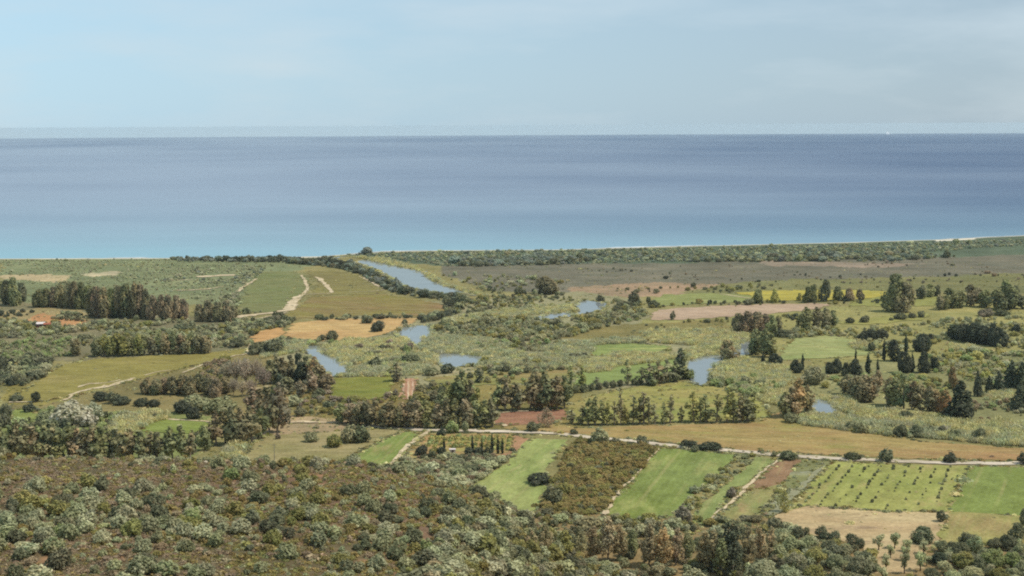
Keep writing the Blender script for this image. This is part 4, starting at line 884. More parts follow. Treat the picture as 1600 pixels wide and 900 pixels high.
# ------------------------------------------------------------------ grove and olives at the foot of the hill
row('near', *EU, 'brown grove at the foot of the hill', 'in the brown grove at the bottom of the view',
    [(830, 858, 34, 24, 'rusty'), (852, 862, 46, 24, 'rusty'), (884, 872, 44, 30, 'olive'), (905, 870, 48, 28, 'brown'), (926, 876, 54, 30, 'rusty'), (950, 876, 70, 34, 'pink'), (968, 876, 58, 28, 'rusty'), (988, 870, 44, 26, 'green'), (1014, 884, 66, 34, 'rusty'), (1036, 886, 62, 32, 'orange'), (1056, 882, 58, 28, 'rusty'), (1074, 878, 50, 24, 'green'), (1098, 890, 62, 28, 'rusty'), (1114, 894, 68, 30, 'rusty'), (1144, 898, 86, 40, 'dark'), (1168, 888, 66, 30, 'rusty'), (1186, 884, 62, 28, 'rusty'), (1204, 872, 50, 22, 'rusty'), (1128, 900, 60, 30, 'green')], None)
row('olive', 'olive_tree', 'olive tree', 'olive tree', 'olive trees on the dry earth', 'among the olives on the dry earth',
    [(1373, 859, 24, 19, 'sage'), (1398, 857, 24, 19, 'sage'), (1418, 862, 18, 18, 'sage'), (1443, 866, 22, 18, 'sage'), (1391, 872, 20, 14, 'sage'), (1413, 896, 34, 18, 'sage'), (1438, 892, 28, 20, 'sage'), (1384, 890, 24, 17, 'sage'), (1380, 908, 22, 20, 'sage'), (1448, 884, 16, 14, 'sage'), (1414, 876, 22, 16, 'sage')])
plant('broad', 'olive_tree', 1440, 848, 24, 23, 'bush', 'full dark round tree on the dry earth above the olives', 'olive tree')
WILD = [  # (px, base row, h, w, palette)
 (1207, 822, 12, 16, 'bush'), (1247, 838, 18, 20, 'bush'), (1284, 840, 20, 22, 'bush'), (1305, 846, 18, 20, 'bush'), (1331, 852, 20, 24, 'bush'), (1345, 856, 16, 16, 'bush'),
 (1222, 842, 18, 26, 'sage'), (1262, 856, 20, 28, 'sage'), (1236, 862, 24, 30, 'sage'), (1296, 864, 22, 30, 'bush'), (1320, 870, 20, 28, 'sage'), (1274, 880, 26, 34, 'olive'), (1244, 888, 26, 34, 'sage'), (1306, 890, 26, 34, 'sage'), (1344, 902, 34, 44, 'bush'), (1216, 872, 24, 30, 'sage'),
 (1188, 918, 44, 74, 'sage'), (1230, 912, 30, 40, 'sage'), (1272, 910, 28, 40, 'olive'), (1310, 914, 26, 40, 'sage'), (1352, 876, 16, 22, 'bush'), (1366, 892, 14, 20, 'bush'),
 (1468, 881, 19, 30, 'dark'), (1472, 862, 19, 22, 'bush'), (1489, 863, 18, 22, 'bush'), (1512, 852, 20, 30, 'bush'), (1502, 868, 22, 28, 'bush'), (1524, 864, 28, 30, 'sage'), (1506, 886, 24, 40, 'olive'), (1478, 896, 18, 24, 'sage'), (1530, 890, 20, 24, 'bush'), (1554, 858, 18, 24, 'bush'), (1574, 858, 24, 30, 'bush'), (1552, 884, 26, 42, 'bright'), (1590, 845, 28, 28, 'bush'), (1602, 820, 26, 22, 'bush'), (1596, 868, 20, 28, 'sage'), (1582, 884, 22, 32, 'bright'), (1600, 896, 22, 30, 'sage'), (1520, 908, 22, 40, 'sage'), (1560, 908, 20, 36, 'olive'), (1490, 912, 20, 30, 'sage'), (1538, 874, 18, 24, 'sage'), (1455, 904, 18, 26, 'bush'), (1545, 900, 14, 20, 'bush'), (1582, 905, 18, 30, 'sage'),
]
WILD.sort()
for i, (px, py, h, w, pal) in enumerate(WILD):
    side = 'left of the olive rows' if px < 1400 else 'right of the olive rows'
    k = [q for q in WILD if (q[0] < 1400) == (px < 1400)]; j = k.index((px, py, h, w, pal)) + 1
    o = 'leftmost' if j == 1 else 'rightmost' if j == len(k) else ORD[j] + ' from left'
    plant('dome', 'wild_olive', px, py, h, w, pal, f'{ADJ[pal]} domed wild olive, {o} in the thicket {side}', 'wild olive', 'wild olives in the lower right corner')
# young orchard: rows of saplings
for r in range(9):
    b = np.array([1248 + 27 * r, 796 - (r > 5) * 4 * (r - 5)], float); t = np.array([1312 + 21.5 * r, 730], float)
    Pb, Pt = flat(*b), flat(*t); n = 14
    for i in range(n):
        if PR.random() < 0.28: continue
        P = Pb + (Pt - Pb) * (i + PR.uniform(-.15, .15)) / (n - 1) + np.array([PR.normal(0, .3), PR.normal(0, .3), 0])
        q = project(P); s = PR.uniform(2.4, 6.4)
        plant('shrub', 'orchard_sapling', 0, 0, s, s * 1.05, 'bush' if PR.random() < .6 else 'sage', f'small sapling, {ORD[n - i]} place from the lane, {ORD[r + 1]} row from left of the young orchard', 'sapling', 'saplings of the young orchard', P=P)

# ------------------------------------------------------------------ hillside: the 300 shrubs that show largest, each one an object
def visible(P, lift=1.0):
    """true where the line from the camera clears the hill"""
    ok = np.ones(len(P), bool)
    for f in np.linspace(0.35, 0.985, 60):
        Q = P * f; z = CAMH + (P[:, 2] + lift - CAMH) * f
        ok &= terrain(Q[:, 0], Q[:, 1]) < z
    return ok
HR = np.random.default_rng(12)
def hill_points(n, y0=205, y1=470):
    y = np.sqrt(HR.uniform(y0 ** 2, y1 ** 2, n)); u = HR.uniform(-960, 260, n) / F; x = u * y
    P = np.stack([x, y, terrain(x, y)], 1); px, py = project(P)
    on = (P[:, 2] > PLAIN + 2.5) & (px > -150) & (py < 960) & visible(P, 1.5)
    return P[on], px[on], py[on]
P, px, py = hill_points(15000)
dens = fbm(P[:, 0] / 42, P[:, 1] / 42, 61)
bald = sstep((250 - np.abs(px - 190)) / 120) * sstep((800 - py) / 60) * sstep((py - 712) / 14)     # the open brown slope
keep = HR.random(len(P)) < np.clip(0.12 + 1.5 * (dens - 0.32), 0.05, 1) * (1 - 0.78 * bald)
P, px, py = P[keep], px[keep], py[keep]
size = np.exp(HR.normal(0.54, 0.40, len(P))) * (1 - 0.25 * bald[keep]); size = np.clip(size, 0.8, 3.6)
order = np.argsort(-size / P[:, 1]); taken = []; cell = {}
for i in order:
    c = (int(P[i, 0] // 4), int(P[i, 1] // 4)); okk = True
    for a in (-1, 0, 1):
        for b in (-1, 0, 1):
            for j in cell.get((c[0] + a, c[1] + b), []):
                if np.hypot(*(P[i, :2] - P[j, :2])) < 0.55 * (size[i] + size[j]): okk = False
    if okk: taken.append(i); cell.setdefault(c, []).append(i)
HILL_BIG, HILL_REST = taken[:300], taken[300:]
def hill_pal(i):
    r = HR.random(); s = dens_all[i]
    return 'silver' if r < 0.20 else 'sage' if r < 0.60 else 'bush' if r < 0.78 else 'olive' if r < 0.97 else 'bright'
dens_all = fbm(P[:, 0] / 42, P[:, 1] / 42, 61)
DESC = {'silver': 'silvery shrub', 'sage': 'sage green shrub', 'bush': 'dark green shrub', 'olive': 'olive brown shrub', 'bright': 'bright green shrub'}
for i in HILL_BIG:
    pal = hill_pal(i); m_px = size[i] * F / P[i, 1]
    band = 'on the crest' if py[i] < 728 else 'on the upper slope' if py[i] < 775 else 'halfway down the slope' if py[i] < 825 else 'on the lower slope' if py[i] < 872 else 'at the bottom edge'
    below = ['by the left edge', 'below the long eucalyptus belt', 'below the short eucalyptus belt', 'below the big eucalyptus clump', 'below the tan pasture', 'below the bright green plot', 'below the vine garden', 'below the light green meadow', 'below the maquis block', 'by the brown grove'][int(np.searchsorted([60, 150, 290, 390, 500, 610, 720, 830, 930], px[i]))]
    big = 'large' if m_px > 14.5 else 'small' if m_px < 10.5 else 'medium-sized'
    zone = f'{band} {below}'; lab = f'{big} {DESC[pal]} {zone}'
    plant('shrub', 'hill_shrub', 0, 0, m_px, m_px * HR.uniform(1.2, 1.75), pal, lab, 'shrub', 'rounded shrubs on the foreground hillside', P=P[i])

byl = {}
for o in S.objects:
    if o.name.startswith('hill_shrub'): byl.setdefault(o['label'], []).append(o)
for lab, os_ in byl.items():
    if len(os_) > 1:
        os_.sort(key=lambda o: o.location.x / o.location.y)
        for q, o in enumerate(os_): o['label'] = lab + (', leftmost one' if q == 0 else ', rightmost one' if q == len(os_) - 1 else f', {ORD[q + 1]} from left')

# ------------------------------------------------------------------ masses nobody could count: scrub, reeds, vines (instanced in one object each)
LIB = {}
def lib(kind, meshes):
    c = bpy.data.collections.new('library_' + kind)
    for i, me in enumerate(meshes):
        o = bpy.data.objects.new(f'{kind}_{i:02d}', me); c.objects.link(o)
    LIB[kind] = (c, len(meshes))
lib('dome', [dome(400 + k, r, n, 0.066, 1.1)[0] if False else dome(400 + k, r, n, 0.066, 1.1) for k, (r, n) in enumerate([(1.3, 8), (1.6, 9), (1.1, 7), (2.0, 10)])])
def tuft(seed):
    rng = np.random.default_rng(seed); n = 46
    d = rng.normal(0, 1, (n, 3)); d[:, 2] = np.abs(d[:, 2]); d /= np.linalg.norm(d, axis=1)[:, None]
    C = d * np.array([1.1, 1.1, .8]) * rng.uniform(.45, 1, n)[:, None]; nr = d + rng.normal(0, .5, d.shape); nr /= np.linalg.norm(nr, axis=1)[:, None]
    return leaf_mesh('tuft', quads_from(C, nr, .17, 1.3, rng), rng.random(n), np.full(n, rng.random()))
lib('tuft', [tuft(420 + k) for k in range(4)])
def reed(seed):
    rng = np.random.default_rng(seed); n = 100
    C = np.stack([rng.normal(0, .42, n), rng.normal(0, .42, n), rng.uniform(.2, .78, n) * rng.uniform(.8, 1.1, n)], 1)
    a = rng.uniform(0, 6.283, n); nr = np.stack([np.cos(a), np.sin(a), rng.normal(.45, .35, n)], 1); nr /= np.linalg.norm(nr, axis=1)[:, None]
    return leaf_mesh('reed', quads_from(C, nr, .05, 4.0, rng, .8), rng.random(n), rng.random(n))
lib('reed', [reed(440 + k) for k in range(4)])

def scatter_tree():
    g = bpy.data.node_groups.new('scatter', 'GeometryNodeTree')
    g.interface.new_socket('Geometry', in_out='INPUT', socket_type='NodeSocketGeometry')
    s = g.interface.new_socket('Library', in_out='INPUT', socket_type='NodeSocketCollection')
    g.interface.new_socket('Geometry', in_out='OUTPUT', socket_type='NodeSocketGeometry')
    gi, go = g.nodes.new('NodeGroupInput'), g.nodes.new('NodeGroupOutput')
    ci = g.nodes.new('GeometryNodeCollectionInfo'); ci.inputs['Separate Children'].default_value = True; ci.inputs['Reset Children'].default_value = True
    ip = g.nodes.new('GeometryNodeInstanceOnPoints'); ip.inputs['Pick Instance'].default_value = True
    def attr(nm, ty):
        n = g.nodes.new('GeometryNodeInputNamedAttribute'); n.data_type = ty; n.inputs['Name'].default_value = nm; return n.outputs['Attribute']
    L = g.links.new
    L(gi.outputs['Library'], ci.inputs['Collection']); L(gi.outputs['Geometry'], ip.inputs['Points']); L(ci.outputs[0], ip.inputs['Instance'])
    L(attr('pick', 'INT'), ip.inputs['Instance Index']); L(attr('size', 'FLOAT_VECTOR'), ip.inputs['Scale'])
    e = g.nodes.new('FunctionNodeEulerToRotation'); L(attr('turn', 'FLOAT_VECTOR'), e.inputs[0]); L(e.outputs[0], ip.inputs['Rotation'])
    L(ip.outputs[0], go.inputs['Geometry']); return g, s.identifier
GN, GN_ID = scatter_tree()
MR = np.random.default_rng(77)
def mass(name, label, cat, kind, P, h, ratio, pals, weights=None, jitter=0.10):
    """P: n points, h: heights in m, ratio: width factor; colours chosen per point from pals"""
    n = len(P)
    if n == 0: return
    me = bpy.data.meshes.new(name); me.vertices.add(n); me.vertices.foreach_set('co', P.astype(np.float32).ravel())
    w = np.array(weights if weights is not None else [1.0] * len(pals)); 
    if w.ndim == 1: pick = MR.choice(len(pals), n, p=w / w.sum())
    else: pick = (MR.random(n)[:, None] > np.cumsum(w / w.sum(1)[:, None], 1)).sum(1).clip(0, len(pals) - 1)
    T1 = np.array([lc(*PAL[p][0]) for p in pals])[pick]; T2 = np.array([lc(*PAL[p][1]) for p in pals])[pick]
    j = (1 + MR.normal(0, jitter, n))[:, None] * (1 + MR.normal(0, 0.03, (n, 3)))
    for nm, d in (('leaf_tint', T1 * j), ('leaf_tip', T2 * j)):
        a = me.attributes.new(nm, 'FLOAT_COLOR', 'POINT'); a.data.foreach_set('color', np.concatenate([np.clip(d, 0.003, 1), np.ones((n, 1))], 1).astype(np.float32).ravel())
    coll, m = LIB[kind]
    a = me.attributes.new('pick', 'INT', 'POINT'); a.data.foreach_set('value', MR.integers(0, m, n).astype(np.int32))
    hw = h * ratio * MR.uniform(.8, 1.2, n)
    a = me.attributes.new('size', 'FLOAT_VECTOR', 'POINT'); a.data.foreach_set('vector', np.stack([hw, hw, h], 1).astype(np.float32).ravel())
    a = me.attributes.new('turn', 'FLOAT_VECTOR', 'POINT'); a.data.foreach_set('vector', np.stack([np.zeros(n), np.zeros(n), MR.uniform(0, 6.283, n)], 1).astype(np.float32).ravel())
    me.materials.append(M_LEAF)
    o = link(bpy.data.objects.new(name, me)); md = o.modifiers.new('scatter', 'NODES'); md.node_group = GN; md[GN_ID] = coll
    return tag(o, label, cat, kind='stuff')
CLEARINGS = [flat(*np.array(p, float).T)[:, :2] for p in ([(300, 436), (330, 428), (374, 426), (366, 436)], [(0, 434), (60, 430), (110, 427), (108, 440), (0, 438)], [(126, 432), (160, 424), (192, 421), (186, 431)], [(266, 458), (350, 446), (352, 453), (270, 460)], [(258, 442), (303, 434), (303, 441)])]
WATER_POLYS = [flat(*np.array(p, float).T)[:, :2] for p, _ in RIVERS]
CROPS = [flat(*np.array(p, float).T)[:, :2] for _, p, _, lb in FIELDS if not any(k in lb for k in ('verge', 'bank', 'pasture behind'))]
def region(poly, spacing, patch=0.0, seed=0, pscale=25.0, clear_crops=False, jitter=0.5):
    """points spread over an outline given in photograph pixels; patch > 0 leaves gaps"""
    W2 = flat(*np.array(poly, float).T)[:, :2]; lo, hi = W2.min(0), W2.max(0)
    sy = spacing
    gx, gy = np.meshgrid(np.arange(lo[0], hi[0], spacing), np.arange(lo[1], hi[1], sy))
    x = gx.ravel() + MR.uniform(-jitter, jitter, gx.size) * spacing; y = gy.ravel() + MR.uniform(-jitter, jitter, gx.size) * sy
    ok = in_poly(x, y, W2)
    if patch: ok &= fbm(x / pscale, y / pscale, 70 + seed) > patch
    x, y = x[ok], y[ok]
    ok = np.ones(len(x), bool)
    for wp in WATER_POLYS + CLEARINGS: ok &= ~in_poly(x, y, wp)
    if clear_crops:
        for cp in CROPS: ok &= ~in_poly(x, y, cp)
    x, y = x[ok], y[ok]
    return np.stack([x, y, terrain(x, y) - 0.05], 1)
def lognorm(n, mean, s=0.3): return mean * np.exp(MR.normal(0, s, n))

# hillside undergrowth
Pr = P[HILL_REST]
mass('hillside_scrub', 'dense small shrubs between the larger ones on the hillside', 'scrub', 'dome', Pr, size[HILL_REST] * 0.85, 1.0, ['silver', 'sage', 'bush', 'olive', 'maquis', 'heath'], [1.5, 4, 2, 3, 3, 2])
Pt, tx, ty = hill_points(42000)
k = fbm(Pt[:, 0] / 18, Pt[:, 1] / 18, 63) > 0.27
green_ = np.clip((tx[k] - 330) / 350 + (ty[k] - 800) / 200 + (fbm(Pt[k][:, 0] / 22, Pt[k][:, 1] / 22, 64) - .5) * 2.2, 0, 1); hillmix = np.stack([6 - 5 * green_, 2 + 3 * green_, 1 + 3 * green_, .6 + 1.5 * green_], 1)
mass('hillside_undergrowth', 'low brown and green cistus cover on the hillside', 'undergrowth', 'tuft', Pt[k], lognorm(k.sum(), 0.45, .4), 1.15, ['heath', 'maquis', 'olive', 'sage'], hillmix, 0.06)
def stone(seed):
    rng = np.random.default_rng(seed); bm = bmesh.new(); bmesh.ops.create_icosphere(bm, subdivisions=1, radius=1.0)
    for v in bm.verts: v.co *= rng.uniform(.7, 1.15); v.co.z *= .6
    me = bpy.data.meshes.new('stone'); bm.to_mesh(me); bm.free(); me.materials.append(M_STONE); return me
M_STONE = plain_mat('pale_stone', gc(196, 180, 156), .95, .25, 1.5)
lib('stone', [stone(460 + k) for k in range(4)])
Ps, qx, qy = hill_points(1500)
k = fbm(Ps[:, 0] / 20, Ps[:, 1] / 20, 66) > .52
mass('stones', 'pale stones lying on the hillside', 'stones', 'stone', Ps[k], lognorm(k.sum(), .28, .4), 1.2, ['silver'])
# foot of the hill, between and in front of the grove
def hill_region(poly, n):
    lo, hi = np.array(poly).min(0), np.array(poly).max(0)
    q = MR.uniform(lo, hi, (n, 2)); q = q[in_poly(q[:, 0], q[:, 1], poly)]
    return ground(q[:, 0], q[:, 1])
Pf = hill_region([(700, 800), (850, 806), (945, 812), (1060, 812), (1200, 812), (1290, 842), (1360, 868), (1380, 935), (640, 935)], 900)
mass('thicket', 'tangled grey-green thicket under the brown grove', 'thicket', 'dome', Pf, lognorm(len(Pf), 2.5, .28), 1.0, ['sage', 'silver', 'bush', 'olive', 'brown'], [4, 2, 3, 2, 2])
Pf = hill_region([(1450, 858), (1700, 850), (1700, 950), (1440, 950)], 240)
mass('thicket', 'grey-green thicket between the domed olives in the lower right corner', 'thicket', 'dome', Pf, lognorm(len(Pf), 2.0, .3), 1.0, ['sage', 'bush', 'bright'], [4, 3, 1])
# fields' scrub
R = region([(905, 686), (1026, 700), (1010, 725), (972, 762), (940, 802), (850, 810), (845, 796), (855, 765), (872, 742), (885, 705)], 2.0)
mass('maquis', 'dense olive-brown maquis block between two green fields', 'maquis', 'dome', R, lognorm(len(R), 1.6, .3), 1.1, ['maquis', 'olive', 'bush'], [6, 3, 1])
R = region([(1150, 712), (1182, 713), (1165, 730), (1120, 765), (1092, 787), (1080, 806), (1052, 808), (1082, 772), (1130, 730)], 2.6, .36, 1, 8)
mass('scrub', 'grey-green strip of shrubs along the large green field', 'scrub', 'dome', R, lognorm(len(R), 1.5, .3), 1.1, ['sage', 'olive', 'silver'])
R = region([(612, 728), (640, 712), (720, 714), (792, 714), (800, 716), (770, 736), (742, 757), (737, 790), (690, 800), (640, 760)], 2.5, .30, 2, 10)
mass('scrub', 'grey-green scrub below the vine garden', 'scrub', 'dome', R, lognorm(len(R), 1.9, .3), 1.1, ['sage', 'silver', 'bush', 'heath', 'sage'])
R = region([(1250, 718), (1290, 724), (1262, 752), (1225, 790), (1180, 812), (1180, 806), (1222, 758)], 3.5, .42, 3, 8)
mass('weeds', 'rough weeds on the verge left of the orchard', 'weeds', 'tuft', R, lognorm(len(R), .8, .3), 1.0, ['sage', 'olive', 'silver'])
# vine rows
def vines(a, b, c, d, nrow, step, h, label, pals):
    A, B, Cc, D = [flat(*q)[:2] for q in (a, b, c, d)]; pts = []
    for i in range(nrow):
        f = (i + .5) / nrow; s, e = A + (B - A) * f, D + (Cc - D) * f; n = int(np.linalg.norm(e - s) / step)
        for k in range(n):
            if MR.random() < .15: continue
            p = s + (e - s) * (k + MR.uniform(-.3, .3)) / n; pts.append((p[0], p[1], PLAIN))
    pts = np.array(pts); mass('vines', label, 'vines', 'tuft', pts, lognorm(len(pts), h, .25), 1.0, pals)
vines((664, 698), (798, 704), (802, 681), (672, 681), 13, 1.3, 1.1, 'yellow-green vine rows of the cypress garden', ['yellow', 'bright', 'olive'])
# reeds
REEDS = [
 ([(1110, 590), (1126, 574), (1150, 563), (1190, 566), (1230, 576), (1236, 600), (1220, 606), (1180, 598), (1140, 596), (1122, 596)], 'yellow-green reed spit inside the river bend', 'reed'),
 ([(1066, 556), (1080, 546), (1130, 538), (1150, 545), (1138, 557), (1110, 562), (1085, 562)], 'tan reeds behind the river bend', 'reed'),
 ([(1000, 520), (1050, 516), (1120, 518), (1172, 524), (1178, 538), (1140, 542), (1080, 540), (1020, 536)], 'pale reed belt above the river bend', 'reed'),
 ([(1150, 600), (1200, 602), (1225, 615), (1225, 636), (1195, 630), (1160, 612)], 'yellow-green reeds left of the orange-topped tree', 'reed'),
 ([(1248, 655), (1300, 651), (1330, 655), (1400, 664), (1480, 676), (1625, 684), (1625, 700), (1540, 694), (1440, 684), (1340, 676), (1280, 668), (1250, 664)], 'grey-green reeds in front of the right-hand river', 'reedgreen'),
 ([(1255, 652), (1315, 650), (1330, 662), (1270, 662)], 'tan reed clump below the short blue reach', 'reed'),
 ([(1280, 622), (1330, 622), (1345, 640), (1440, 648), (1520, 662), (1625, 664), (1625, 682), (1500, 676), (1420, 666), (1340, 652), (1312, 642)], 'long tan reed bank along the right-hand river', 'reed'),
 ([(930, 564), (960, 552), (1050, 553), (1060, 560), (1020, 568), (960, 574), (935, 572)], 'tan reed bank between the two green meadows', 'reed'),
 ([(900, 568), (925, 562), (960, 572), (955, 580), (915, 584)], 'short tan reed bed left of the long meadow', 'reed'),
 ([(500, 546), (545, 532), (640, 530), (650, 545), (600, 566), (545, 570), (510, 556)], 'pale reed island above the grey pond', 'reed'),
 ([(540, 582), (590, 570), (640, 552), (680, 556), (684, 566), (660, 586), (600, 589), (520, 590)], 'pale green reeds between the ponds', 'reedgreen'),
 ([(655, 542), (676, 524), (760, 530), (800, 540), (820, 556), (770, 562), (690, 554), (664, 552)], 'pale reed belt behind the middle pond', 'reedgreen'),
 ([(690, 500), (780, 486), (845, 480), (895, 476), (896, 486), (840, 492), (780, 500), (700, 510)], 'straw-coloured reeds along the hidden river arm', 'reed'),
 ([(762, 566), (830, 556), (900, 552), (930, 545), (920, 560), (890, 578), (800, 580), (740, 576)], 'grey-green reeds in the middle marsh', 'reedgreen'),
 ([(660, 428), (672, 428), (700, 445), (750, 460), (790, 466), (740, 462), (700, 452), (672, 440)], 'pale reed fringe on the far bank of the broad reach', 'reed'),
 ([(545, 402), (600, 404), (650, 418), (668, 428), (640, 424), (602, 414), (575, 408)], 'pale reeds near the river mouth', 'reed'),
 ([(820, 548), (900, 535), (1000, 530), (1010, 536), (930, 540), (900, 552)], 'soft grey-green reeds above the small meadow', 'reedgreen'),
 ([(170, 668), (195, 650), (245, 644), (262, 655), (235, 662), (205, 678), (180, 684)], 'straw-coloured reeds on the left plain', 'reed'),
 ([(345, 712), (358, 698), (385, 692), (380, 708), (365, 720)], 'yellow reed clump at the corner of the tan pasture', 'reed'),
 ([(400, 545), (440, 530), (480, 535), (478, 548), (440, 556), (410, 560)], 'green reeds left of the grey pond', 'reedgreen'),
 ([(1480, 538), (1530, 545), (1534, 552), (1490, 548)], 'straw reeds in front of the dark clump', 'reed'),
 ([(1325, 538), (1370, 538), (1368, 550), (1335, 546)], 'tan reeds at the end of the hay meadow', 'reed'),
 ([(1545, 610), (1600, 616), (1590, 628), (1540, 625)], 'tan reeds under the right-hand conifers', 'reed'),
]
for poly, lb, pal in REEDS:
    poly = carry_on(poly)
    d = flat(*np.mean(poly, 0))[1]; R = region(poly, 1.5 + max(0, d - 600) / 420, .22, len(lb), 12)
    mass('reeds', lb, 'reeds', 'reed', R, lognorm(len(R), 2.4, .22), .8, [pal, 'reedgreen' if pal == 'reed' else 'reed'], [5, 2], 0.05)
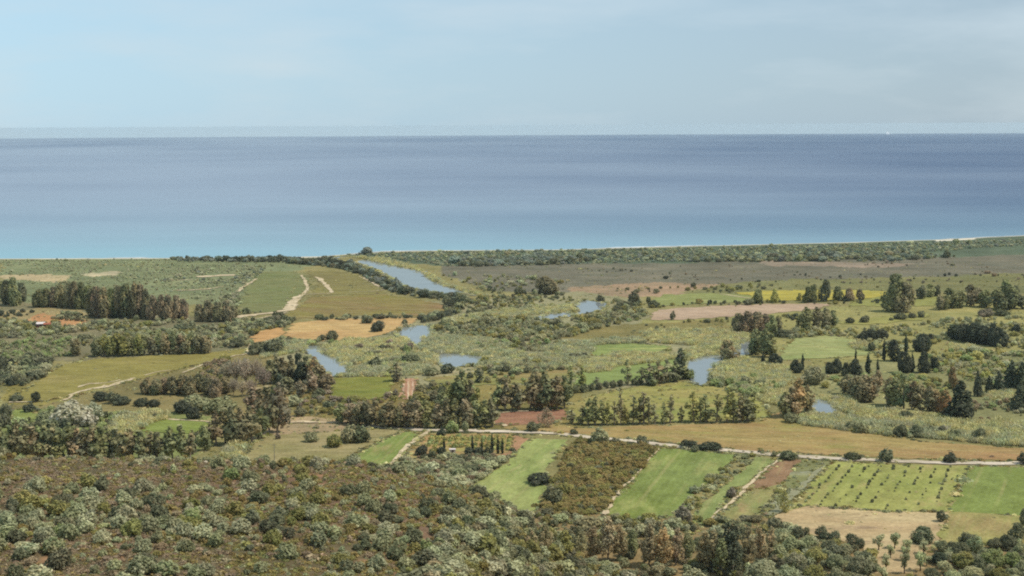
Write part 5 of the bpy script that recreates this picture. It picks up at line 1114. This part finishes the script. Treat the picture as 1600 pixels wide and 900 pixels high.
# scrub and marsh bushes in the distance
SCRUB = [  # outline, spacing, mean height, palettes, patchiness, label
 ([(0, 498), (60, 505), (130, 508), (200, 500), (300, 500), (390, 500), (445, 505), (440, 520), (390, 540), (330, 545), (200, 530), (115, 545), (100, 530), (0, 530)], 4.4, 2.3, ['bush', 'sage', 'silver', 'sage', 'olive'], 0.34, 'dense dark scrub on the left plain'),
 ([(0, 535), (60, 530), (115, 532), (115, 556), (60, 562), (0, 562)], 4.4, 2.0, ['bright', 'sage', 'bright'], 0.3, 'light green scrub at the left edge'),
 ([(0, 566), (50, 558), (85, 566), (70, 590), (30, 606), (0, 604)], 4.4, 3.0, ['bush', 'sage', 'dark'], .28, 'dark scrub at the left edge of the olive meadow'),
 ([(80, 500), (95, 488), (140, 496), (135, 504)], 5, 2.6, ['bush', 'sage'], .25, 'green scrub below the pinkish wood'),
 ([(0, 488), (55, 488), (56, 496), (0, 496)], 7, 2.5, ['dark', 'bush'], .35, 'dark hedge scrub at the left edge'),
 ([(330, 566), (350, 556), (360, 580), (350, 596), (320, 600), (240, 608), (260, 596), (300, 590)], 4.5, 2.6, ['olive', 'bush', 'pink', 'heath'], .3, 'brown scrub under the sandy track'),
 ([(420, 620), (520, 618), (560, 630), (540, 650), (450, 652), (430, 640)], 5, 2.2, ['bush', 'sage', 'olive', 'purple'], .46, 'low grey scrub behind the tan pasture'),
 ([(470, 612), (590, 600), (640, 612), (620, 632), (560, 640), (500, 630)], 5, 2.2, ['olive', 'purple', 'heath'], .5, 'low brown scrub in front of the dark paddock'),
 ([(440, 664), (520, 662), (560, 672), (470, 682), (445, 676)], 4, 2.0, ['olive', 'sage', 'bush'], .5, 'scattered garden shrubs above the tan pasture'),
 ([(640, 606), (700, 600), (720, 640), (690, 660), (645, 640)], 4, 2.4, ['olive', 'brown', 'bush'], .32, 'olive-brown scrub right of the striped plot'),
 ([(730, 600), (770, 590), (820, 590), (818, 604), (775, 610), (745, 625)], 5, 2.0, ['olive', 'bright', 'brown'], .42, 'rough olive scrub on the tan bank'),
 ([(690, 575), (760, 566), (800, 570), (900, 560), (880, 580), (800, 588), (700, 584)], 5, 2.6, ['bush', 'olive', 'sage', 'brown'], .38, 'low bushes behind the tan bank'),
 ([(680, 512), (700, 500), (780, 496), (860, 500), (900, 492), (940, 488), (960, 470), (1000, 476), (1015, 490), (1000, 500), (960, 508), (900, 525), (860, 532), (800, 530), (690, 528)], 4.8, 2.6, ['sage', 'olive', 'bush', 'sage'], 0.32, 'green marsh bushes around the river loops'),
 ([(705, 490), (720, 470), (780, 462), (860, 464), (900, 466), (890, 478), (800, 486), (740, 490)], 5.5, 2.2, ['sage', 'olive', 'bush'], 0.36, 'green marsh bushes beyond the hidden river arm'),
 ([(740, 538), (800, 530), (880, 532), (860, 545), (800, 550), (755, 548)], 5.5, 2.8, ['sage', 'olive', 'brown', 'bright'], .3, 'marsh bushes above the middle pond'),
 ([(600, 560), (640, 548), (660, 556), (640, 575), (600, 578)], 5, 2.6, ['bright', 'sage', 'bush'], .3, 'green bushes among the pond reeds'),
 ([(560, 545), (610, 535), (640, 540), (600, 560)], 6, 2.4, ['bush', 'purple', 'brown'], .45, 'dark bushes on the reed island'),
 ([(1300, 520), (1400, 510), (1500, 500), (1625, 495), (1625, 545), (1560, 545), (1500, 530), (1400, 548), (1370, 560), (1330, 530)], 4.8, 2.0, ['sage', 'sage', 'olive', 'silver'], 0.36, 'grey-green scrub around the dark clump at right'),
 ([(1200, 520), (1300, 514), (1320, 524), (1290, 528), (1230, 530)], 5, 2.6, ['sage', 'silver', 'olive'], .34, 'grey scrub above the hay meadow'),
 ([(1440, 560), (1480, 548), (1625, 550), (1625, 612), (1550, 605), (1480, 585), (1450, 580)], 4.6, 2.2, ['sage', 'silver', 'bright', 'olive', 'yellow'], .30, 'mixed green scrub left of the right-hand conifers'),
 ([(1280, 596), (1340, 590), (1440, 588), (1490, 600), (1480, 628), (1440, 622), (1380, 602), (1300, 618)], 4.4, 2.0, ['bright', 'sage', 'yellow', 'olive'], .36, 'bright green undergrowth below the cypresses'),
 ([(1480, 625), (1560, 625), (1625, 640), (1625, 664), (1530, 660), (1490, 645)], 4.6, 2.0, ['silver', 'sage', 'bright', 'heath'], .34, 'silvery scrub right of the large conifer'),
 ([(1300, 664), (1420, 668), (1480, 680), (1440, 686), (1330, 676)], 4.4, 2.2, ['sage', 'bush', 'sage'], .35, 'green bushes in front of the reed bank'),
 ([(1340, 704), (1400, 708), (1400, 714), (1340, 712)], 3.5, 1.0, ['sage', 'bush'], .35, 'low weeds along the lane'),
 ([(1120, 705), (1200, 708), (1250, 716), (1150, 710)], 3.5, 1.0, ['sage', 'bush'], .35, 'low weeds on the far side of the lane'),
 ([(1110, 593), (1150, 598), (1210, 605), (1225, 612), (1170, 622), (1120, 606)], 4.6, 2.8, ['bright', 'sage', 'bright'], .26, 'fresh green bushes below the river bend'),
 ([(20, 655), (60, 640), (90, 640), (150, 652), (190, 645), (170, 672), (110, 686), (20, 690)], 4.6, 2.4, ['sage', 'bush', 'bright'], .34, 'green undergrowth around the willow bush'),
 ([(180, 690), (330, 680), (330, 700), (180, 712)], 5, 2.4, ['olive', 'sage', 'bush'], .4, 'undergrowth between the eucalyptus belt and the plain'),
 ([(1000, 506), (1130, 500), (1300, 490), (1325, 496), (1200, 512), (1020, 516)], 10, 2.2, ['olive', 'bush'], .56, 'scattered low bushes on the middle meadow'),
 ([(960, 452), (1180, 446), (1400, 446), (1400, 454), (1180, 458), (1010, 468)], 11, 2.2, ['bush', 'olive'], .58, 'scattered bushes edging the far fields'),
 ([(1000, 478), (1200, 470), (1420, 470), (1420, 474), (1200, 477), (1020, 484)], 8, 2.4, ['bush', 'olive', 'dark'], .48, 'hedge bushes behind the pinkish field'),
 ([(1060, 504), (1200, 498), (1310, 488), (1320, 494), (1200, 506)], 7, 2.2, ['bush', 'olive', 'dark'], .48, 'hedge bushes in front of the pinkish field'),
 ([(740, 450), (840, 456), (900, 462), (840, 462), (760, 458)], 8, 2.6, ['sage', 'bush', 'dark'], .36, 'bushes beyond the broad river reach'),
 ([(680, 430), (760, 430), (900, 440), (820, 452), (740, 448)], 9, 2.4, ['sage', 'dune', 'olive'], .34, 'grey-green bushes on the marsh behind the reach'),
 ([(900, 420), (1200, 414), (1625, 404), (1625, 440), (1300, 446), (960, 448)], 14, 1.5, ['heath', 'bush', 'dark', 'purple'], 0.55, 'dark tufts scattered over the purple-brown heath'),
 ([(395, 505), (445, 492), (470, 496), (460, 506), (440, 520), (405, 522)], 5.4, 3.0, ['sage', 'bush', 'bush'], .28, 'domed bushes left of the golden field'),
 ([(400, 536), (450, 530), (560, 528), (540, 536), (440, 545)], 5.4, 2.4, ['sage', 'bright', 'bush'], .34, 'green bushes below the golden field'),
 ([(490, 497), (560, 492), (660, 494), (700, 490), (690, 496), (600, 499), (500, 501)], 5.5, 2.6, ['bush', 'sage', 'dark'], .40, 'hedge between the brown vineyard and the golden field'),
 ([(700, 472), (725, 462), (735, 468), (715, 490), (700, 500), (660, 505), (655, 498), (690, 492)], 5.0, 3.4, ['bush', 'dark', 'sage'], .18, 'dark bank hedge at the end of the vineyard'),
 ([(270, 405), (420, 404), (515, 406), (560, 416), (600, 436), (625, 448), (650, 456), (690, 462), (715, 464), (708, 474), (680, 468), (640, 463), (610, 456), (580, 440), (560, 428), (515, 418), (430, 411), (330, 410), (280, 409)], 5.0, 3.2, ['bush', 'dark', 'pine'], 0.12, 'long dark hedge on the near bank of the river'),
 ([(0, 406), (270, 404), (430, 413), (420, 425), (385, 445), (372, 470), (370, 486), (300, 470), (240, 455), (190, 450), (60, 446), (0, 444)], 6.0, 1.2, ['dune', 'sage', 'dune'], 0.34, 'grey-green dune scrub on the left shore'),
 ([(300, 424), (420, 414), (412, 428), (370, 450), (300, 446), (250, 440)], 6.0, 1.8, ['dune', 'sage', 'pine'], 0.44, 'darker dune bushes around the sandy hollow'),
 ([(330, 470), (372, 458), (380, 480), (440, 480), (420, 488), (350, 496)], 6, 2.6, ['sage', 'bush', 'dune'], .3, 'grey bushes beside the sandy lane'),
 ([(525, 399), (600, 396), (700, 394), (860, 393), (1000, 390), (1200, 386), (1330, 383), (1440, 379), (1530, 378), (1625, 372), (1625, 384), (1530, 388), (1400, 400), (1200, 408), (1000, 410), (800, 416), (700, 416), (650, 410), (600, 403)], 6.0, 2.0, ['pine', 'dune', 'sage'], 0.24, 'coastal pine scrub along the right shore'),
 ([(700, 408), (860, 404), (930, 406), (900, 413), (720, 417)], 6.0, 3.6, ['pine', 'bush'], 0.2, 'dark pine belt behind the shore'),
 ([(930, 402), (1200, 400), (1420, 396), (1500, 402), (1400, 408), (1100, 410)], 6.0, 3.0, ['pine', 'bush', 'sage'], 0.34, 'dark pine belt in the right distance'),
 ([(0, 464), (60, 462), (60, 470), (0, 472)], 7, 2.5, ['bush', 'sage'], .4, 'scrub behind the trees at the left edge'),
]
for i, (poly, sp, h, pals, patch, lb) in enumerate(SCRUB):
    poly = carry_on(poly)
    R = region(poly, sp, patch, i, 12 + sp * 3, clear_crops=('hedge' not in lb and 'middle meadow' not in lb))
    if len(R) == 0: continue
    if R[:, 1].max() > 1500:
        R = R[R[:, 1] < shore_y(R[:, 0], R[:, 1]) - 4 - 30 * fbm(R[:, 0] / 90, R[:, 0] / 90, 150) ** 1.3 - 18 * (np.abs(project(R)[0] - 390) < 115)]
        q = project(R)[0]; R = R[~(((q > 468) & (q < 502)) | ((q > 1463) & (q < 1524))) | (R[:, 1] < shore_y(R[:, 0], R[:, 1]) - 92)]
    mass('scrub', lb, 'scrub', 'dome', R, lognorm(len(R), h, .32), 1.0, pals)
# ragged margins: tufts along field edges, the lane and the tracks; a reed fringe along the water
def along(P, step, jit, gap=0.25, seed=0):
    out = []
    for i in range(len(P)):
        a, b = P[i], P[(i + 1) % len(P)]; L = np.linalg.norm(b - a); n = max(1, int(L / step))
        f = (np.arange(n) + MR.random(n)) / n; q = a + (b - a) * f[:, None] + MR.normal(0, jit, (n, 2)); out.append(q)
    q = np.concatenate(out); q = q[fbm(q[:, 0] / 14, q[:, 1] / 14, 120 + seed) > gap]
    return np.stack([q[:, 0], q[:, 1], terrain(q[:, 0], q[:, 1])], 1)
E = [along(flat(*np.array(p, float).T)[:, :2], 1.1, .8, .46, i) for i, (_, p, _, _) in enumerate(FIELDS) if np.mean(p, 0)[1] > 530]
E = np.concatenate(E); mass('margin_weeds', 'rough grass and weeds along the edges of the fields', 'weeds', 'tuft', E, lognorm(len(E), .55, .45), 1.2, ['olive', 'sage', 'reed', 'bush', 'maquis'])
TW = np.concatenate([along(flat(*np.array(p, float).T)[:, :2], 1.4, 1.3, .44, 60 + i) for i, p in enumerate(TRACKS) if len(p) > 3])
mass('track_weeds', 'tufts of grass growing over the sandy tracks', 'weeds', 'tuft', TW, lognorm(len(TW), .45, .4), 1.3, ['olive', 'sage', 'reed'])
FR = [along(wp, 1.6, 1.3, .30, 40 + i) for i, wp in enumerate(WATER_POLYS)]
FR = np.concatenate(FR); mass('bank_reeds', 'fringe of reeds along the water edges', 'reeds', 'reed', FR, lognorm(len(FR), 1.5, .35), .9, ['reed', 'reedgreen', 'olive'], [3, 3, 1])
LANE = flat(*np.array([(566, 665), (680, 673), (740, 674), (800, 675), (880, 679), (940, 686), (1000, 691), (1060, 698), (1120, 703), (1180, 708), (1240, 713), (1300, 717), (1400, 721), (1500, 724), (1640, 725)], float).T)[:, :2]
VG = []
for sgn in (-1, 1):
    T = np.gradient(LANE, axis=0); T /= np.linalg.norm(T, axis=1)[:, None]; Q = LANE + sgn * np.stack([-T[:, 1], T[:, 0]], 1) * 3.6
    for a, b in zip(Q[:-1], Q[1:]):
        n = int(np.linalg.norm(b - a) / .9); f = MR.random(n); q = a + (b - a) * f[:, None] + MR.normal(0, .6, (n, 2)); VG.append(q)
VG = np.concatenate(VG); VG = VG[fbm(VG[:, 0] / 11, VG[:, 1] / 11, 140) > .45]; VG = np.stack([VG[:, 0], VG[:, 1], np.full(len(VG), PLAIN)], 1)
mass('verge_weeds', 'dry weeds along both sides of the gravel lane', 'weeds', 'tuft', VG, lognorm(len(VG), .6, .45), 1.1, ['olive', 'sage', 'reed', 'bush'])
# short grass and weeds that break up the open plain
def plain_tufts():
    y = 1 / MR.uniform(1 / 1500, 1 / 470, 31000); u = MR.uniform(-1000, 1000, len(y)) / F; x = u * y
    ok = (fbm(x / 30, y / 50, 91) > .47) & (terrain(x, y) < PLAIN + .6)
    x, y = x[ok], y[ok]; ok = np.ones(len(x), bool)
    for cp in CROPS + WATER_POLYS: ok &= ~in_poly(x, y, cp)
    x, y = x[ok], y[ok]
    R = np.stack([x, y, terrain(x, y)], 1)
    mass('rough_grass', 'rough grass and low weeds on the open plain', 'grass', 'tuft', R, lognorm(len(R), .55, .35), 1.2, ['olive', 'sage', 'reed', 'bush', 'heath'], [4, 4, 3, 2, 1])
plain_tufts()
def field_weeds():
    pts = []
    for nm, poly, mt, lb in FIELDS:
        if any(k in lb for k in ('dry tan', 'light green meadow', 'long dry', 'olive pasture', 'broad olive', 'orchard', 'straw', 'verge', 'pasture left', 'hay', 'tan lower')):
            pts.append(region(poly, 7.0, .5, len(lb), 14))
    R = np.concatenate(pts); mass('weeds', 'scattered tufts of weeds on the meadows', 'weeds', 'tuft', R, lognorm(len(R), .4, .4), 1.3, ['olive', 'sage', 'reed', 'heath'])
field_weeds()

# ------------------------------------------------------------------ built things: poles, small houses, ship
def box(bm, x0, x1, y0, y1, z0, z1):
    v = [bm.verts.new(p) for p in ((x0, y0, z0), (x1, y0, z0), (x1, y1, z0), (x0, y1, z0), (x0, y0, z1), (x1, y0, z1), (x1, y1, z1), (x0, y1, z1))]
    for f in ((3, 2, 1, 0), (4, 5, 6, 7), (0, 1, 5, 4), (1, 2, 6, 5), (2, 3, 7, 6), (3, 0, 4, 7)): bm.faces.new([v[i] for i in f])
def part(name, parent, mat, *boxes, bevel=0.0):
    bm = bmesh.new()
    for b in boxes: box(bm, *b)
    if bevel: bmesh.ops.bevel(bm, geom=bm.edges[:], offset=bevel, segments=1, affect='EDGES')
    me = bpy.data.meshes.new(name); bm.to_mesh(me); bm.free(); me.materials.append(mat)
    o = link(bpy.data.objects.new(name, me)); o.parent = parent; return o
M_POLE = plain_mat('weathered_wood', gc(150, 142, 130), 0.9, 0.2, 3)
M_METAL = plain_mat('grey_fitting', gc(110, 112, 114), 0.6, 0.1, 3)
for px, py, h, lb in [(1247, 719, 15, 'grey utility pole at the lane beside the ploughed strip'), (880, 771, 27, 'thin utility pole at the left of the maquis block'), (429, 722, 29, 'thin utility pole at the lower edge of the tan pasture'), (1272, 762, 0, ''), (1093, 721, 0, '')]:
    if not h: continue
    Pp = flat(px, py); H = metres(Pp, h); r = empty('utility_pole', tuple(Pp)); link(r); tag(r, lb, 'utility pole', 'utility poles on the plain')
    v, f = tube([(0, 0, -.2), (0, 0, H * .5), (0, 0, H)], [.15, .13, .10], 8); mesh_obj('pole', v, f, M_POLE, r, smooth=True)
    part('crossarm', r, M_POLE, (-.9, .9, -.06, .06, H - .75, H - .61)); 
    for sx in (-.75, 0, .75):
        v, f = tube([(sx, 0, H - .60), (sx, 0, H - .50), (sx, 0, H - .42)], [.05, .07, .03], 8); mesh_obj('insulator', v, f, M_METAL, r)
M_WALLR = plain_mat('red_plaster', gc(150, 78, 62), 0.9, 0.15, 1); M_WALLW = plain_mat('white_plaster', gc(236, 228, 214), 0.9, 0.06, 1)
M_ROOFW = plain_mat('pale_roof', gc(242, 226, 218), 0.8, 0.08, 1); M_ROOFR = plain_mat('clay_tile', gc(176, 108, 82), 0.9, 0.2, 2); M_GLASS = plain_mat('dark_glass', (0.02, 0.025, 0.03), 0.2, 0.1, 1)
M_DOOR = plain_mat('brown_door', gc(96, 66, 48), 0.8, 0.2, 3)
def gable(name, parent, mat, x0, x1, y0, y1, z, rise):
    e = .35; ym = (y0 + y1) / 2
    v = [(x0 - e, y0 - e, z), (x1 + e, y0 - e, z), (x1 + e, ym, z + rise), (x0 - e, ym, z + rise), (x0 - e, y1 + e, z), (x1 + e, y1 + e, z)]
    v += [(a, b, c - .18) for a, b, c in v]
    f = [(0, 1, 2, 3), (3, 2, 5, 4), (7, 6, 9, 8), (8, 9, 10, 11), (0, 6, 7, 1), (4, 5, 11, 10), (0, 3, 9, 6), (3, 4, 10, 9), (1, 7, 8, 2), (2, 8, 11, 5)]
    return mesh_obj(name, v, f, mat, parent)
def house(px, py, wpx, rz, L, D, H, wall, roof, label, cat='house'):
    Pp = flat(px, py); r = empty('house', tuple(Pp), rz); link(r); tag(r, label, cat)
    bm = bmesh.new(); box(bm, -L / 2, L / 2, -D / 2, D / 2, -.2, H)
    for sx in (-1, 1):
        a = [bm.verts.new(p) for p in ((sx * L / 2, -D / 2, H), (sx * L / 2, D / 2, H), (sx * L / 2, 0, H + D * .2))]
        bm.faces.new(a if sx > 0 else a[::-1])
    me = bpy.data.meshes.new('wall'); bm.to_mesh(me); bm.free(); me.materials.append(wall); o = link(bpy.data.objects.new('wall', me)); o.parent = r
    gable('roof', r, roof, -L / 2, L / 2, -D / 2, D / 2, H + .02, D * .2 + .07)
    part('door', r, M_DOOR, (-.5, .5, -D / 2 - .05, -D / 2 + .02, 0, 2.05))
    for sx in (-L * .3, L * .3):
        w = part('window', r, M_WALLW, (sx - .6, sx + .6, -D / 2 - .06, -D / 2 + .02, .95, 2.1)); part('pane', w, M_GLASS, (sx - .48, sx + .48, -D / 2 - .08, -D / 2 - .04, 1.05, 2.0))
    return r
house(64, 511, 9, .25, 5.5, 5.0, 2.7, M_WALLR, M_ROOFW, 'small red-walled house with a pale roof in the left scrub')
house(74, 511, 9, .25, 4.6, 4.6, 2.3, M_WALLR, M_ROOFR, 'lower red outbuilding right of the pale-roofed house', 'outbuilding')
house(190, 489.5, 6, .1, 4.5, 4, 2.6, M_WALLW, M_ROOFW, 'small white hut at the foot of the pinkish wood, left one', 'hut')
house(210, 488.5, 4, -.1, 3.0, 3, 2.6, M_WALLW, M_ROOFW, 'tiny white hut at the foot of the pinkish wood, right one', 'hut')
r = empty('shed', tuple(flat(707, 707)), .1); link(r); tag(r, 'low white flat-roofed shed between the two garden hedges', 'shed')
part('wall', r, M_WALLW, (-1.3, 1.3, -1.0, 1.0, -.1, 1.5)); part('roof', r, M_ROOFW, (-1.5, 1.5, -1.2, 1.2, 1.5, 1.66)); part('door', r, M_DOOR, (-.4, .4, -1.04, -.98, 0, 1.35))
# white ship far out on the horizon
d = 29000.0; v = rays(1387, 207); v = v / v[1] * d
r = empty('ship', (float(v[0]), d, -(v[0] ** 2 + d * d) / (2 * EARTH)), math.radians(40)); r.scale = (1.5, 1.5, 1.5); link(r); tag(r, 'tiny white ship on the horizon', 'ship')
M_SHIP = plain_mat('white_ship_paint', (0.9, 0.9, 0.9), 0.4, 0.0, .1)
hv = [(-40, -6, 0), (34, -6, 0), (46, 0, 0), (34, 6, 0), (-40, 6, 0), (-42, -8, 12), (36, -8, 12), (52, 0, 13), (36, 8, 12), (-42, 8, 12)]
mesh_obj('hull', hv, [(4, 3, 2, 1, 0), (5, 6, 7, 8, 9), (0, 1, 6, 5), (1, 2, 7, 6), (2, 3, 8, 7), (3, 4, 9, 8), (4, 0, 5, 9)], M_SHIP, r)
part('superstructure', r, M_SHIP, (-36, 24, -7, 7, 12.02, 21), (-30, 18, -6, 6, 21.02, 28), bevel=.6)
part('bridge', r, M_SHIP, (10, 22, -8.5, 8.5, 28.05, 32), bevel=.3); part('funnel', r, M_SHIP, (-22, -13, -3, 3, 28.05, 38), bevel=.8)
